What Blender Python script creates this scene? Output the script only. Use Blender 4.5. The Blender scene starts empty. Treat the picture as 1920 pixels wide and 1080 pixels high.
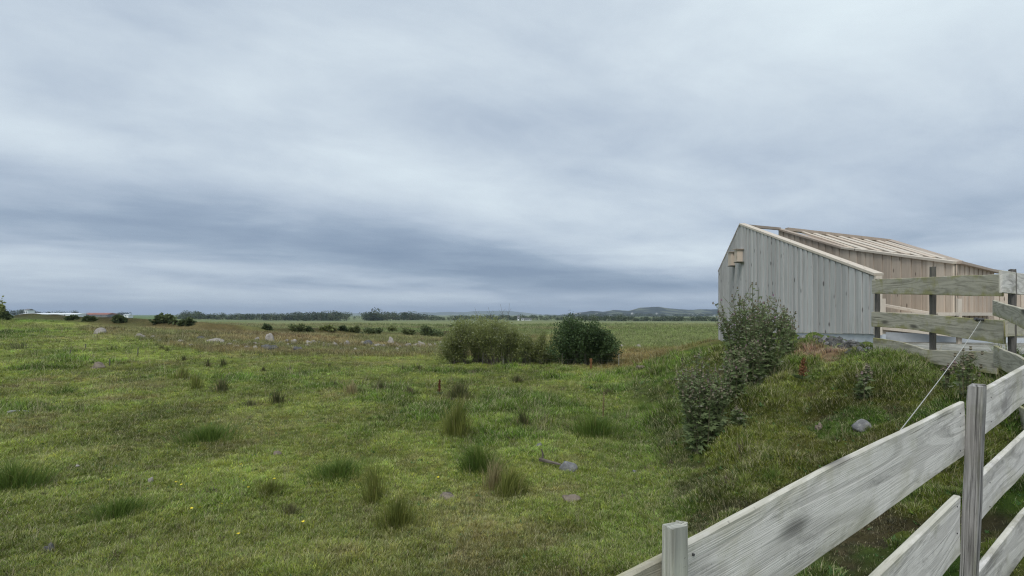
import bpy, math, random
import numpy as np
from mathutils import Vector

# ------------------------------------------------------------------ scene, camera, light
sc = bpy.context.scene
COL = sc.collection
F = 1000.0            # focal length in photo pixels (photo is 1920 px wide)
EYE = 1.9             # eye height above the meadow
HOR = 590.0           # horizon row in the photo

cam = bpy.data.objects.new("camera", bpy.data.cameras.new("camera"))
COL.objects.link(cam)
cam.location = (0, 0, EYE)
cam.rotation_euler = (math.radians(90), 0, 0)
cam.data.sensor_width = 36
cam.data.lens = 36 * F / 1920
cam.data.shift_y = 50 / 1920
cam.data.clip_start = 0.05
cam.data.clip_end = 30000
sc.camera = cam

SUN_EL, SUN_AZ = math.radians(52), math.radians(205)   # azimuth clockwise from +Y: behind-left of the camera
sun = bpy.data.objects.new("sun", bpy.data.lights.new("sun", 'SUN'))
COL.objects.link(sun)
sun.data.energy = 1.5
sun.data.angle = math.radians(28)
sun.data.color = (1.0, 0.97, 0.93)
sd = Vector((math.sin(SUN_AZ) * math.cos(SUN_EL), math.cos(SUN_AZ) * math.cos(SUN_EL), math.sin(SUN_EL)))
sun.rotation_euler = sd.to_track_quat('Z', 'Y').to_euler()

sc.view_settings.view_transform = 'Standard'
sc.view_settings.look = 'None'
sc.view_settings.exposure = 0.52
sc.view_settings.gamma = 1.0
sc.cycles.use_denoising = True
sc.cycles.denoising_prefilter = 'NONE'
sc.cycles.filter_width = 1.2
sc.cycles.max_bounces = 6
sc.cycles.diffuse_bounces = 3
sc.cycles.transparent_max_bounces = 8
sc.cycles.volume_bounces = 0


class NT:
    """tiny helper for node trees"""
    def __init__(s, tree):
        s.t = tree
        s.n = tree.nodes
        s.l = tree.links

    def node(s, typ, ins=None, **kw):
        nd = s.n.new(typ)
        for k, v in kw.items():
            setattr(nd, k, v)
        for k, v in (ins or {}).items():
            sk = nd.inputs[k]
            if isinstance(v, bpy.types.NodeSocket):
                s.l.new(v, sk)
            else:
                sk.default_value = v
        return nd

    def math(s, op, a, b=0.0, c=0.0, clamp=False):
        nd = s.node('ShaderNodeMath', {0: a, 1: b, 2: c}, operation=op)
        nd.use_clamp = clamp
        return nd.outputs[0]

    def noise(s, vec, scale, detail=4, rough=0.55, dist=0.0, dim='3D'):
        return s.node('ShaderNodeTexNoise', {'Vector': vec, 'Scale': scale, 'Detail': detail, 'Roughness': rough,
                                             'Distortion': dist}).outputs['Fac']

    def rng(s, v, a, b, c=0.0, d=1.0, smooth=True):
        nd = s.node('ShaderNodeMapRange', {0: v, 1: a, 2: b, 3: c, 4: d})
        nd.interpolation_type = 'SMOOTHSTEP' if smooth else 'LINEAR'
        return nd.outputs[0]

    def mix(s, f, a, b, mode='MIX'):
        nd = s.node('ShaderNodeMix', data_type='RGBA', blend_type=mode)
        for i, v in ((0, f), (6, a), (7, b)):
            if isinstance(v, bpy.types.NodeSocket):
                s.l.new(v, nd.inputs[i])
            else:
                nd.inputs[i].default_value = v if i == 0 else (*v[:3], 1)
        return nd.outputs[2]


# ---- world: Nishita daylight seen through a procedural overcast
world = bpy.data.worlds.new("World")
sc.world = world
world.use_nodes = True
W = NT(world.node_tree)
W.n.clear()
sky = W.node('ShaderNodeTexSky', sky_type='NISHITA')
sky.sun_disc = False
sky.sun_elevation = SUN_EL
sky.sun_rotation = SUN_AZ
tc = W.node('ShaderNodeTexCoord').outputs['Generated']
nrm = W.node('ShaderNodeVectorMath', {0: tc}, operation='NORMALIZE').outputs[0]
sep = W.node('ShaderNodeSeparateXYZ', {0: nrm})
dx, dy, dz = sep.outputs
el = W.math('MAXIMUM', dz, 0.0)
az = W.math('ARCTAN2', dx, dy)
# cloud deck: project the view direction on a flat layer
den = W.math('ADD', el, 0.15)
cx = W.math('DIVIDE', dx, den)
cy = W.math('DIVIDE', dy, den)
# the deck drifts along a diagonal: rotate and stretch
ca, sa = math.cos(math.radians(28)), math.sin(math.radians(28))
rx = W.math('ADD', W.math('MULTIPLY', cx, ca), W.math('MULTIPLY', cy, sa))
ry = W.math('SUBTRACT', W.math('MULTIPLY', cy, ca), W.math('MULTIPLY', cx, sa))
pv = W.node('ShaderNodeCombineXYZ', {0: W.math('MULTIPLY', rx, 0.72), 1: ry, 2: 3.7}).outputs[0]
n1 = W.noise(pv, 0.6, 3, 0.5, 0.15)
n2 = W.noise(pv, 1.9, 9, 0.60, 0.25)
pv3 = W.node('ShaderNodeCombineXYZ', {0: W.math('MULTIPLY', az, 1.5), 1: W.math('MULTIPLY', dz, 26.0), 2: 1.3}).outputs[0]
n3 = W.noise(pv3, 1.3, 5, 0.55, 0.3)


def blob(a0, e0, wa, we, amp, tilt=0.0):
    """a broad thick or thin place in the deck, at azimuth a0 and elevation e0 (degrees)"""
    da = W.math('SUBTRACT', az, math.radians(a0))
    de = W.math('SUBTRACT', W.math('SUBTRACT', W.math('ARCSINE', dz), math.radians(e0)), W.math('MULTIPLY', da, tilt))
    qa = W.math('POWER', W.math('DIVIDE', da, math.radians(wa)), 2.0)
    qe = W.math('POWER', W.math('DIVIDE', de, math.radians(we)), 2.0)
    g = W.math('EXPONENT', W.math('MULTIPLY', W.math('ADD', qa, qe), -1.0))
    return W.math('MULTIPLY', g, amp)


b = W.math('MULTIPLY_ADD', n1, 0.45, 0.425)
b = W.math('ADD', b, W.rng(dz, 0.10, 0.45, -0.03, 0.10))
b = W.math('ADD', b, W.math('MULTIPLY', W.math('SUBTRACT', n2, 0.5), 0.60))
low = W.rng(dz, 0.02, 0.22, 1.0, 0.0)
b = W.math('ADD', b, W.math('MULTIPLY', W.math('MULTIPLY', W.math('SUBTRACT', n3, 0.5), low), 0.75))
for args in [(-30, 7.4, 24, 3.2, -0.29, 0.0), (-8, 6.4, 18, 2.4, -0.28, -0.07), (7, 3.9, 15, 2.3, -0.50, -0.03),
             (-42, 4.3, 16, 1.0, 0.22, 0.0), (-12, 1.8, 22, 0.6, 0.12, 0.0), (17, 5.4, 12, 1.6, 0.46, -0.05),
             (22, 3.0, 9, 1.5, -0.16, 0.0), (-45, 14.5, 13, 2.2, 0.20, -0.05), (-14, 15, 14, 4, 0.14, -0.2), (45, 24, 26, 10, 0.14, 0.1),
             (-40, 26, 17, 7, -0.12, 0.2), (18, 17, 22, 4, -0.10, -0.18), (2, 11, 14, 2.4, 0.12, -0.2), (42, 8, 12, 2.4, -0.10, 0.1)]:
    b = W.math('ADD', b, blob(*args))
ramp = W.node('ShaderNodeValToRGB', {0: b})
cr = ramp.color_ramp
cr.elements[0].position = 0.10
cr.elements[0].color = (0.160, 0.215, 0.300, 1)
cr.elements[1].position = 0.98
cr.elements[1].color = (0.565, 0.640, 0.680, 1)
for p, c in ((0.34, (0.234, 0.295, 0.380)), (0.56, (0.352, 0.414, 0.492)), (0.78, (0.470, 0.535, 0.592))):
    e = cr.elements.new(p)
    e.color = (*c, 1)
bg_s = W.node('ShaderNodeBackground', {'Color': sky.outputs[0], 'Strength': 0.06})
# the deck over and behind the viewer is a little brighter than the stretch ahead
bg_c = W.node('ShaderNodeBackground', {'Color': ramp.outputs[0], 'Strength': 1.0})
mxs = W.node('ShaderNodeMixShader', {0: 0.93, 1: bg_s.outputs[0], 2: bg_c.outputs[0]})
W.node('ShaderNodeOutputWorld', {0: mxs.outputs[0]})

# ------------------------------------------------------------------ helpers
rs = np.random.RandomState(7)


def P(px, py, d):
    """photo pixel + depth (metres along the view axis) -> world point"""
    return np.array(((px - 960) / F * d, d, EYE - (py - HOR) / F * d))


def hash2(ix, iy, seed):
    n = (ix.astype(np.int64) * 374761393 + iy.astype(np.int64) * 668265263 + seed * 1442695041) & 0x7fffffff
    n = ((n ^ (n >> 13)) * 1274126177) & 0x7fffffff
    n = ((n ^ (n >> 15)) * 2246822519) & 0x7fffffff
    return (n ^ (n >> 13)) / float(0x7fffffff)


def vnoise(x, y, seed=0):
    x = np.asarray(x, float)
    y = np.asarray(y, float)
    ix, iy = np.floor(x), np.floor(y)
    fx, fy = x - ix, y - iy
    fx = fx * fx * fx * (fx * (fx * 6 - 15) + 10)
    fy = fy * fy * fy * (fy * (fy * 6 - 15) + 10)
    a, b2 = hash2(ix, iy, seed), hash2(ix + 1, iy, seed)
    c, d = hash2(ix, iy + 1, seed), hash2(ix + 1, iy + 1, seed)
    return (a + (b2 - a) * fx) * (1 - fy) + (c + (d - c) * fx) * fy


def fbm(x, y, s, oct=4, seed=0):
    """noise of wavelength about s metres, in -1..1"""
    v, amp, tot = 0, 1.0, 0
    cx_, sx_ = math.cos(0.6), math.sin(0.6)
    x = np.asarray(x, float) / s
    y = np.asarray(y, float) / s
    for o in range(oct):
        v = v + amp * (vnoise(x, y, seed + o * 17) * 2 - 1)
        tot += amp
        amp *= 0.5
        x, y = (x * cx_ - y * sx_) * 2.03 + 5.1, (x * sx_ + y * cx_) * 2.03 + 1.7
    return v / tot * 1.5


def sstep(a, b2, x):
    t = np.clip((np.asarray(x, float) - a) / (b2 - a), 0, 1)
    return t * t * (3 - 2 * t)


# ------------------------------------------------------------------ terrain height
CTRL = np.array([
    (-4, 4, 0), (-2, 4, 0), (0, 4.2, 0), (0.3, 6, 0), (1.75, 6.6, 0.0), (2.1, 7.9, 0.0), (2.8, 10.5, 0.0), (3.8, 14.6, 0.0), (2.65, 7.9, .46), (2.3, 6.6, .43), (3.5, 10.5, .52), (4.5, 14.6, .30), (1.9, 4.7, .36), (0, 10, 0), (0, 20, 0),
    (4.5, 20, 0), (-8, 10, 0), (-8, 0, 0), (8, 26, 0), (14, 34, 0), (-3, 0, 0), (0.75, 4.4, 0.0), (1.1, 5.2, 0.02),
    (0, 0, .22), (.3, 1.2, .26), (1.2, 1.8, .36), (1.95, 2.4, .42), (2.6, 2.6, .5), (3.2, 3.2, .72), (5.0, 5.4, 1.22), (5.1, 6.4, 1.30), (5.24, 7.7, 1.38),
    (6.46, 9.5, 1.42), (6.4, 12.0, 1.42), (7.4, 11.4, 1.40), (3.96, 9, .92), (2.34, 6.5, .40), (5.3, 10, 1.36), (4.08, 12, .84), (3.1, 9.2, .50),
    (5.2, 16, .7), (6.3, 15, 1.15), (7.6, 20, 1.0), (3.6, 6, .90), (4.5, 8, 1.14), (2.75, 4.5, .60), (2.1, 4.7, .42), (1.5, 3.2, .30), (2.0, 3.5, .40),
    (1.5, 4.5, .16), (2.0, 5.4, .28),
    (14, 8, 1.35), (14, 14, 1.35), (20, 10, 1.3), (8, 2, 1.15), (14, -2, 1.1), (4, 0, .8), (2, -3, .5), (-2, -4, .1), (8, 8, 1.38), (8.5, 5.5, 1.3),
])


def _rbf():
    X = CTRL[:, :2]
    c = 0.5
    D = np.sqrt(((X[:, None] - X[None]) ** 2).sum(-1) + c * c)
    A = D + np.eye(len(X)) * (-0.02)
    n = len(X)
    M = np.zeros((n + 1, n + 1))
    M[:n, :n] = A
    M[:n, n] = M[n, :n] = 1
    sol = np.linalg.solve(M, np.append(CTRL[:, 2], 0))
    return sol[:n], sol[n], c


RW, RC, RCC = _rbf()


def mound(x, y):
    x = np.asarray(x, float)
    y = np.asarray(y, float)
    w = (1 - sstep(19, 32, np.hypot(x - 9, y - 8)))
    out = np.zeros(np.broadcast(x, y).shape)
    m = w > 0
    if m.any():
        xm, ym = np.broadcast_to(x, out.shape)[m], np.broadcast_to(y, out.shape)[m]
        v = np.full(xm.shape, RC)
        for (cx0, cy0), wt in zip(CTRL[:, :2], RW):
            v += wt * np.sqrt((xm - cx0) ** 2 + (ym - cy0) ** 2 + RCC * RCC)
        v = np.sqrt(np.maximum(v - 0.02, 0) ** 2 + 0.0004) - 0.02
        out[m] = np.minimum(v, 1.5) * w[m]
    return out


DITCH = [(-46, 50), (-33.5, 44), (-23, 42.5), (-20, 44), (-12, 50), (-5, 52)]


def seg_dist(x, y, pts):
    best = np.full(np.broadcast(x, y).shape, 1e9)
    for (ax, ay), (bx, by) in zip(pts[:-1], pts[1:]):
        vx, vy = bx - ax, by - ay
        t = np.clip(((x - ax) * vx + (y - ay) * vy) / (vx * vx + vy * vy), 0, 1)
        best = np.minimum(best, np.hypot(x - ax - t * vx, y - ay - t * vy))
    return best


def H(x, y, fine=True):
    x, y = np.broadcast_arrays(np.asarray(x, float), np.asarray(y, float))
    d = np.hypot(x, y)
    m = mound(x, y)
    z = m.copy()
    u = x / np.maximum(y, 1)
    ahead = (y > 5)
    # broad rise at the left
    z += 1.45 * np.exp(-(((x + 46) / 22) ** 2 + ((y - 48) / 22) ** 2))
    z += 0.5 * np.exp(-(((x + 20) / 12) ** 2 + ((y - 30) / 14) ** 2)) * sstep(0, -12, x)
    # land falls away ahead towards the lake flats
    fall = -3.0 * sstep(60, 480, d) * sstep(-0.95, -0.35, np.where(ahead, u, 1))
    z += fall
    z += 0.25 * fbm(x, y, 40, 3, 3) * sstep(20, 60, d)
    if fine:
        k = 1 - sstep(60, 160, d)
        clear = sstep(0.2, 1.6, d)
        yard = 1 - yardmask(x, y)
        z += (0.055 * fbm(x, y, 2.6, 3, 11) + 0.05 * fbm(x, y, 6.5, 2, 5) * sstep(3, 8, d)) * k * clear * yard
        mm = sstep(0.05, 0.35, m)
        z += mm * yard * (0.10 * fbm(x, y, 0.42, 3, 23) + .05 * fbm(x, y, 1.1, 2, 24)) * (1 - sstep(14, 22, d))
        z += (1 - mm) * 0.048 * fbm(x, y, 0.6, 3, 29) * (1 - sstep(20, 34, d)) * clear
        z += 0.26 * np.exp(-(seg_dist(x, y, DITCH) / 0.7) ** 2) * (1.5 + .7 * fbm(x, y, 5, 2, 77))
    return z


def yardmask(x, y):
    return sstep(5.32, 5.6, x + 0.11 * (y - 7.7)) * (1 - sstep(8.6, 9.2, y) * (1 - sstep(6.2, 6.4, x))) * (1 - sstep(13, 16, y)) * sstep(4, 5.5, y)


def gp(px, py, dmin=1.0):
    """where the sight line of a photo pixel meets the ground"""
    s = (py - HOR) / F
    u = (px - 960) / F
    ds = np.geomspace(dmin, 400, 2500)
    g = H(u * ds, ds)
    hit = np.nonzero(EYE - s * ds <= g)[0]
    d = ds[hit[0]] if len(hit) else 400
    return np.array((u * d, d, float(H(u * d, d))))


def px_of(p):
    return 960 + F * p[0] / p[1], HOR + F * (EYE - p[2]) / p[1]


def mixc(a, b2, t):
    t = np.asarray(t)[..., None]
    return a * (1 - t) + b2 * t


def gcol(x, y):
    """colour of turf, reeds and soil at a place, bank toe shadow painted in (linear)"""
    x, y = np.broadcast_arrays(np.asarray(x, float), np.asarray(y, float))
    d = np.hypot(x, y)
    u = x / np.maximum(y, 0.5)
    A = np.array((.190, .229, .052))
    Bc = np.array((.098, .168, .026))
    Cc = np.array((.275, .250, .110))
    Dc = np.array((.170, .120, .068))
    n1_ = fbm(x, y, 1.5, 4, 41)
    n2_ = fbm(x, y, 5.5, 3, 51)
    n3_ = fbm(x, y, .35, 3, 61)
    n4_ = fbm(x, y, 2.3, 3, 71)
    c = mixc(np.broadcast_to(A, x.shape + (3,)), Bc, np.clip(sstep(.0, .75, n1_ * .6 + n2_ * .6), 0, 1) * .85)
    c = mixc(c, Cc, sstep(.1, .9, n4_ * .7 - n2_ * .5 + n3_ * .25) * .62)
    c = mixc(c, Dc, sstep(.35, .9, n3_ * .6 + fbm(x, y, 1.1, 2, 81) * .6) * .36)
    c = c * (1 + .30 * fbm(x, y, .6, 3, 29) + .22 * fbm(x, y, 1.3, 2, 101) + .14 * fbm(x, y, 3.5, 2, 102))[..., None]
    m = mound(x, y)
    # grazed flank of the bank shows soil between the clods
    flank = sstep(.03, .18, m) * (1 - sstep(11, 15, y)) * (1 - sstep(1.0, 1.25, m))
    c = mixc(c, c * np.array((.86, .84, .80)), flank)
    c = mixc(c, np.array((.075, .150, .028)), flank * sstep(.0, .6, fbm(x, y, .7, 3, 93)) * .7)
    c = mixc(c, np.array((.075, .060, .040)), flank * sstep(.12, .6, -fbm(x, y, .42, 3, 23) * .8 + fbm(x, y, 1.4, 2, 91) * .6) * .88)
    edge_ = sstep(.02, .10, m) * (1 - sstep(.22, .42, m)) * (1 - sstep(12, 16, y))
    c = mixc(c, np.array((.070, .062, .034)), edge_ * sstep(-.35, .35, fbm(x, y, .5, 3, 95)) * .75)  # dark soil patches that also paint in the shadow along the bank's toe
    c = mixc(c, np.array((.115, .185, .045)), sstep(1.05, 1.3, m) * (1 - yardmask(x, y)) * .55)
    # toe of the bank: lush strip
    toe = np.exp(-(((x - (0.1 + .235 * y)) / .8) ** 2)) * sstep(3.5, 5, y) * (1 - sstep(14, 18, y))
    c = mixc(c, np.array((.110, .190, .036)), toe * .35)
    ahead = y > 4
    # belt of rough brown sedge with stones
    front = np.interp(u, [-.80, -.72, -.56, -.36, -.1, .1], [34, 28.5, 22.5, 22.5, 24, 25]) + 1.5 * fbm(x, y, 5, 2, 7)
    back = np.interp(u, [-.8, -.5, -.1], [44, 45, 55])
    belt = sstep(-1.0, 1.6, y - front) * (1 - sstep(-3, 3, y - back)) * sstep(-.84, -.76, u) * (1 - sstep(.02, .12, u))
    br = mixc(np.broadcast_to(np.array((.195, .155, .068)), x.shape + (3,)), np.array((.170, .180, .065)), sstep(-.4, .3, fbm(x * .5, y, 3.5, 3, 9)))
    br = mixc(br, np.array((.200, .120, .060)), sstep(.25, .9, fbm(x * .5, y, 2.4, 3, 19)) * .5)
    br = mixc(br, np.array((.30, .26, .13)), sstep(.2, .8, fbm(x * .6, y, 1.7, 3, 20)) * .6)
    br = br * (1 + .3 * fbm(x * .5, y, 1.2, 2, 21))[..., None]
    c = mixc(c, br, belt * ahead)
    rb = sstep(18.5, 20.5, y + 1.0 * fbm(x, y, 3, 2, 8)) * (1 - sstep(29, 33, y)) * sstep(.12, .2, u)
    c = mixc(c, br * np.array((1.1, .9, .85)), rb * .85 * ahead)
    # meadows beyond
    far = sstep(-2, 4, y - np.where(u > .1, 31, back)) * ahead
    fc = np.broadcast_to(np.array((.200, .215, .095)), x.shape + (3,))
    st = fbm(x * .22, y, 12, 3, 33)
    fc = mixc(fc, np.array((.120, .175, .050)), sstep(-.1, .5, st) * .75)
    fc = mixc(fc, np.array((.210, .165, .085)), sstep(.25, .8, fbm(x * .3, y, 9, 3, 35)) * (1 - sstep(70, 110, y)) * .6)
    fc = mixc(fc, np.array((.100, .185, .035)), sstep(55, 75, y) * sstep(-.6, -.68, u) * .9)
    fc = mixc(fc, np.array((.155, .200, .060)), sstep(.14, .22, u) * (1 - sstep(85, 110, y)) * .75)
    fc = mixc(fc, np.array((.215, .235, .130)), sstep(95, 150, y) * sstep(-.55, -.4, u) * .8)
    fc = mixc(fc, np.array((.15, .19, .11)), sstep(170, 240, y) * .5)
    c = mixc(c, fc, far)
    # ditch banks
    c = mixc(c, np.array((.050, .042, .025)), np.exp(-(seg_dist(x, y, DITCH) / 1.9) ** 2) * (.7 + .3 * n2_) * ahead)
    # gravel yard and bark chips by the building, worn path by the fence
    grav = mixc(np.broadcast_to(np.array((.40, .40, .40)), x.shape + (3,)), np.array((.28, .27, .26)), sstep(-.3, .5, fbm(x, y, .12, 2, 44)))
    c = mixc(c, grav, yardmask(x, y))
    p = (x - 2.9) * .596 - (y - 3.0) * .803        # distance on the camera's side of the near fence
    path = sstep(.10, .45, p + .1 * fbm(x, y, .4, 2, 46)) * sstep(1.6, 2.3, x) * sstep(0, 1.0, y) * (1 - sstep(3.4, 4.0, y))
    c = mixc(c, grav * .8, path)
    bark = np.exp(-(((x - 5.05) / .35) ** 2 + ((y - 8.7) / .8) ** 2)) * (1 + .6 * fbm(x, y, .3, 3, 47))
    c = mixc(c, np.array((.33, .23, .15)), sstep(.35, .7, bark))
    return np.clip(c, .01, 1)


# ------------------------------------------------------------------ materials
def new_mat(name):
    m = bpy.data.materials.new(name)
    m.use_nodes = True
    t = NT(m.node_tree)
    t.n.clear()
    return m, t


def finish(t, col, rough=0.9, bump=None, bstr=0.3, bdist=0.02, spec=0.3, trans=None):
    b_ = t.node('ShaderNodeBsdfPrincipled', {'Roughness': rough, 'Specular IOR Level': spec})
    if isinstance(col, bpy.types.NodeSocket):
        t.l.new(col, b_.inputs['Base Color'])
    else:
        b_.inputs['Base Color'].default_value = (*col, 1)
    if bump is not None:
        bn = t.node('ShaderNodeBump', {'Height': bump, 'Strength': bstr, 'Distance': bdist})
        t.l.new(bn.outputs[0], b_.inputs['Normal'])
    out = b_.outputs[0]
    if trans:
        tr = t.node('ShaderNodeBsdfTranslucent')
        if isinstance(col, bpy.types.NodeSocket):
            t.l.new(col, tr.inputs[0])
        else:
            tr.inputs[0].default_value = (*col, 1)
        out = t.node('ShaderNodeMixShader', {0: trans, 1: out, 2: tr.outputs[0]}).outputs[0]
    t.node('ShaderNodeOutputMaterial', {0: out})


def mat_leaf(name, c1, c2, c3=None, trans=0.25, rough=0.65, patch=2.0):
    """foliage: colour differs leaf by leaf and clump by clump"""
    m, t = new_mat(name)
    geo = t.node('ShaderNodeNewGeometry')
    r = geo.outputs['Random Per Island']
    n = t.noise(geo.outputs['Position'], patch, 2)
    f = t.math('ADD', t.math('MULTIPLY', r, 0.65), t.math('MULTIPLY', t.math('SUBTRACT', n, 0.5), 1.6), 0)
    f = t.math('ADD', f, 0.17, clamp=True)
    c = t.mix(f, c1, c2)
    if c3:
        c = t.mix(t.rng(r, 0.93, 0.95), c, c3)
    finish(t, c, rough, spec=0.25, trans=trans)
    return m


def mat_wood(name, base, dark, green, gr_amt, worn=0.5, seed=0.0, grain=26.0, ck=0.66):
    """weathered sawn board; UV: u metres along the grain, v metres across it"""
    m, t = new_mat(name)
    uv = t.node('ShaderNodeUVMap').outputs[0]
    oi = t.node('ShaderNodeObjectInfo').outputs['Random']
    s = t.node('ShaderNodeSeparateXYZ', {0: uv})
    off = t.math('MULTIPLY_ADD', oi, 37.0, seed)
    u_, v_ = s.outputs[0], s.outputs[1]
    p1 = t.node('ShaderNodeCombineXYZ', {0: t.math('MULTIPLY', u_, 0.55), 1: t.math('MULTIPLY', v_, 4.2), 2: off}).outputs[0]
    base_n = t.noise(p1, 1.0, 2, 0.45, 0.35)
    fr = t.math('MULTIPLY', base_n, grain)
    ring = t.math('SINE', t.math('MULTIPLY', fr, 6.283))
    ring = t.rng(ring, -0.2, 1.0)
    pk = t.node('ShaderNodeCombineXYZ', {0: t.math('MULTIPLY', u_, 1.7), 1: t.math('MULTIPLY', v_, 5.0), 2: off}).outputs[0]
    kn = t.node('ShaderNodeTexVoronoi', {'Vector': pk, 'Scale': 1.0, 'Randomness': 1.0}).outputs['Distance']
    pf = t.node('ShaderNodeCombineXYZ', {0: t.math('MULTIPLY', u_, 5.0), 1: t.math('MULTIPLY', v_, 260.0), 2: off}).outputs[0]
    fib = t.noise(pf, 1.0, 3, 0.6)
    ps = t.node('ShaderNodeCombineXYZ', {0: t.math('MULTIPLY', u_, 2.2), 1: t.math('MULTIPLY', v_, 7.0), 2: t.math('ADD', off, 9.0)}).outputs[0]
    stain = t.noise(ps, 1.0, 8, 0.72, 0.4)
    pc_ = t.node('ShaderNodeCombineXYZ', {0: t.math('MULTIPLY', u_, 1.6), 1: t.math('MULTIPLY', v_, 85.0), 2: t.math('ADD', off, 2.0)}).outputs[0]
    crack = t.noise(pc_, 1.0, 2, 0.5, 0.1)
    knot = t.rng(t.math('ADD', kn, t.math('MULTIPLY', fib, .08)), 0.26, 0.10)
    c = t.mix(t.math('MULTIPLY', ring, 0.32), base, dark)
    c = t.mix(t.rng(fib, 0.45, 0.75, 0.0, 0.35), c, dark)
    c = t.mix(t.rng(crack, ck, ck + .06, 0.0, 0.8), c, tuple(x * 0.45 for x in dark))
    c = t.mix(t.rng(stain, 0.50, 0.70, 0.0, worn * .8), c, tuple(x * 0.75 for x in dark))
    pg = t.node('ShaderNodeCombineXYZ', {0: t.math('MULTIPLY', u_, 3.5), 1: t.math('MULTIPLY', v_, 3.0), 2: t.math('ADD', off, 4.0)}).outputs[0]
    gn = t.noise(pg, 1.0, 6, 0.7, 0.3)
    edge = t.math('ABSOLUTE', t.math('SUBTRACT', t.math('MULTIPLY', v_, 8.5), 1.0))
    gf = t.rng(t.math('ADD', gn, t.math('MULTIPLY', t.math('POWER', edge, 3.0), 0.16)), 0.5, 0.75, 0.0, gr_amt)
    c = t.mix(gf, c, green)
    c = t.mix(t.math('MULTIPLY', knot, 0.8), c, tuple(x * 0.35 for x in dark))
    sp = t.noise(uv, 160.0, 2, 0.5)
    c = t.mix(t.rng(sp, 0.66, 0.72, 0.0, 0.5), c, tuple(x * 0.5 for x in dark))
    h = t.math('ADD', t.math('MULTIPLY', ring, -0.4), t.math('MULTIPLY', fib, 1.0))
    finish(t, c, 0.9, h, 0.5, 0.004, 0.2)
    return m


def mat_siding(name, base, alt, streak, amt=0.5):
    m, t = new_mat(name)
    geo = t.node('ShaderNodeNewGeometry')
    r = geo.outputs['Random Per Island']
    pos = geo.outputs['Position']
    mp = t.node('ShaderNodeMapping', {'Vector': pos, 'Scale': (14, 14, 0.9)}).outputs[0]
    n = t.noise(mp, 1.0, 6, 0.65, 0.3)
    mp2 = t.node('ShaderNodeMapping', {'Vector': pos, 'Scale': (60, 60, 2.5)}).outputs[0]
    n2_ = t.noise(mp2, 1.0, 3, 0.6)
    pk = t.node('ShaderNodeMapping', {'Vector': pos, 'Scale': (7, 7, 2.4)}).outputs[0]
    kn = t.node('ShaderNodeTexVoronoi', {'Vector': pk, 'Scale': 1.0}).outputs['Distance']
    c = t.mix(r, base, alt)
    c = t.mix(t.rng(n, 0.5, 0.8, 0, amt), c, streak)
    c = t.mix(t.rng(n2_, 0.5, 0.8, 0, amt * 0.7), c, streak)
    c = t.mix(t.rng(kn, 0.17, 0.07, 0, 0.8), c, tuple(x * 0.35 for x in streak))
    finish(t, c, 0.85, n2_, 0.3, 0.004, 0.2)
    return m


def mat_rock(name, c1, c2, lichen, scale=6.0):
    m, t = new_mat(name)
    tc_ = t.node('ShaderNodeTexCoord').outputs['Object']
    n = t.noise(tc_, scale, 8, 0.65)
    n2_ = t.noise(tc_, scale * 4, 5, 0.6)
    v = t.node('ShaderNodeTexVoronoi', {'Vector': tc_, 'Scale': scale * 1.3}).outputs['Distance']
    c = t.mix(t.rng(n, 0.35, 0.65), c1, c2)
    c = t.mix(t.rng(n2_, 0.55, 0.68, 0, 0.7), c, lichen)
    finish(t, c, 0.95, t.math('ADD', n, t.math('MULTIPLY', v, 0.4)), 0.6, 0.06, 0.2)
    return m


def mat_plain(name, c1, c2, scale=8.0, rough=0.85, bstr=0.2, metallic=0):
    m, t = new_mat(name)
    tc_ = t.node('ShaderNodeTexCoord').outputs['Object']
    n = t.noise(tc_, scale, 6, 0.62)
    finish(t, t.mix(t.rng(n, 0.3, 0.7), c1, c2), rough, n, bstr, 0.02, 0.3)
    return m


def mat_ground():
    m, t = new_mat("turf_ground")
    at = t.node('ShaderNodeAttribute', attribute_name="col").outputs['Color']
    pos = t.node('ShaderNodeNewGeometry').outputs['Position']
    mp = t.node('ShaderNodeMapping', {'Vector': pos, 'Scale': (1, 1, .2)}).outputs[0]
    n = t.noise(mp, 9, 6, 0.7)
    nf = t.noise(mp, 38, 4, 0.7)
    mpf = t.node('ShaderNodeMapping', {'Vector': pos, 'Scale': (.12, .5, .2)}).outputs[0]
    nb = t.noise(mpf, 1.6, 8, 0.7)
    c = t.mix(1.0, at, t.node('ShaderNodeCombineColor', {0: t.rng(n, .25, .75, .55, 1.25), 1: t.rng(n, .25, .75, .6, 1.2), 2: t.rng(n, .25, .75, .5, 1.1)}).outputs[0], 'MULTIPLY')
    k = t.rng(nb, .3, .7, .72, 1.22)
    c = t.mix(1.0, c, t.node('ShaderNodeCombineColor', {0: k, 1: k, 2: k}).outputs[0], 'MULTIPLY')
    finish(t, c, 0.95, t.math('ADD', n, t.math('MULTIPLY', nf, .5)), 0.7, 0.05, 0.1)
    return m


def mat_grass():
    m, t = new_mat("grass_blades")
    at = t.node('ShaderNodeAttribute', attribute_name="col", attribute_type='INSTANCER').outputs['Color']
    geo = t.node('ShaderNodeNewGeometry')
    r = geo.outputs['Random Per Island']
    k = t.rng(r, 0, 1, .5, 1.65, False)
    c = t.mix(1.0, at, t.node('ShaderNodeCombineColor', {0: k, 1: k, 2: k}).outputs[0], 'MULTIPLY')
    c = t.mix(t.rng(r, .90, .93, 0, .8), c, (.50, .46, .28))
    finish(t, c, 0.6, spec=0.25, trans=0.3)
    return m


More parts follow.
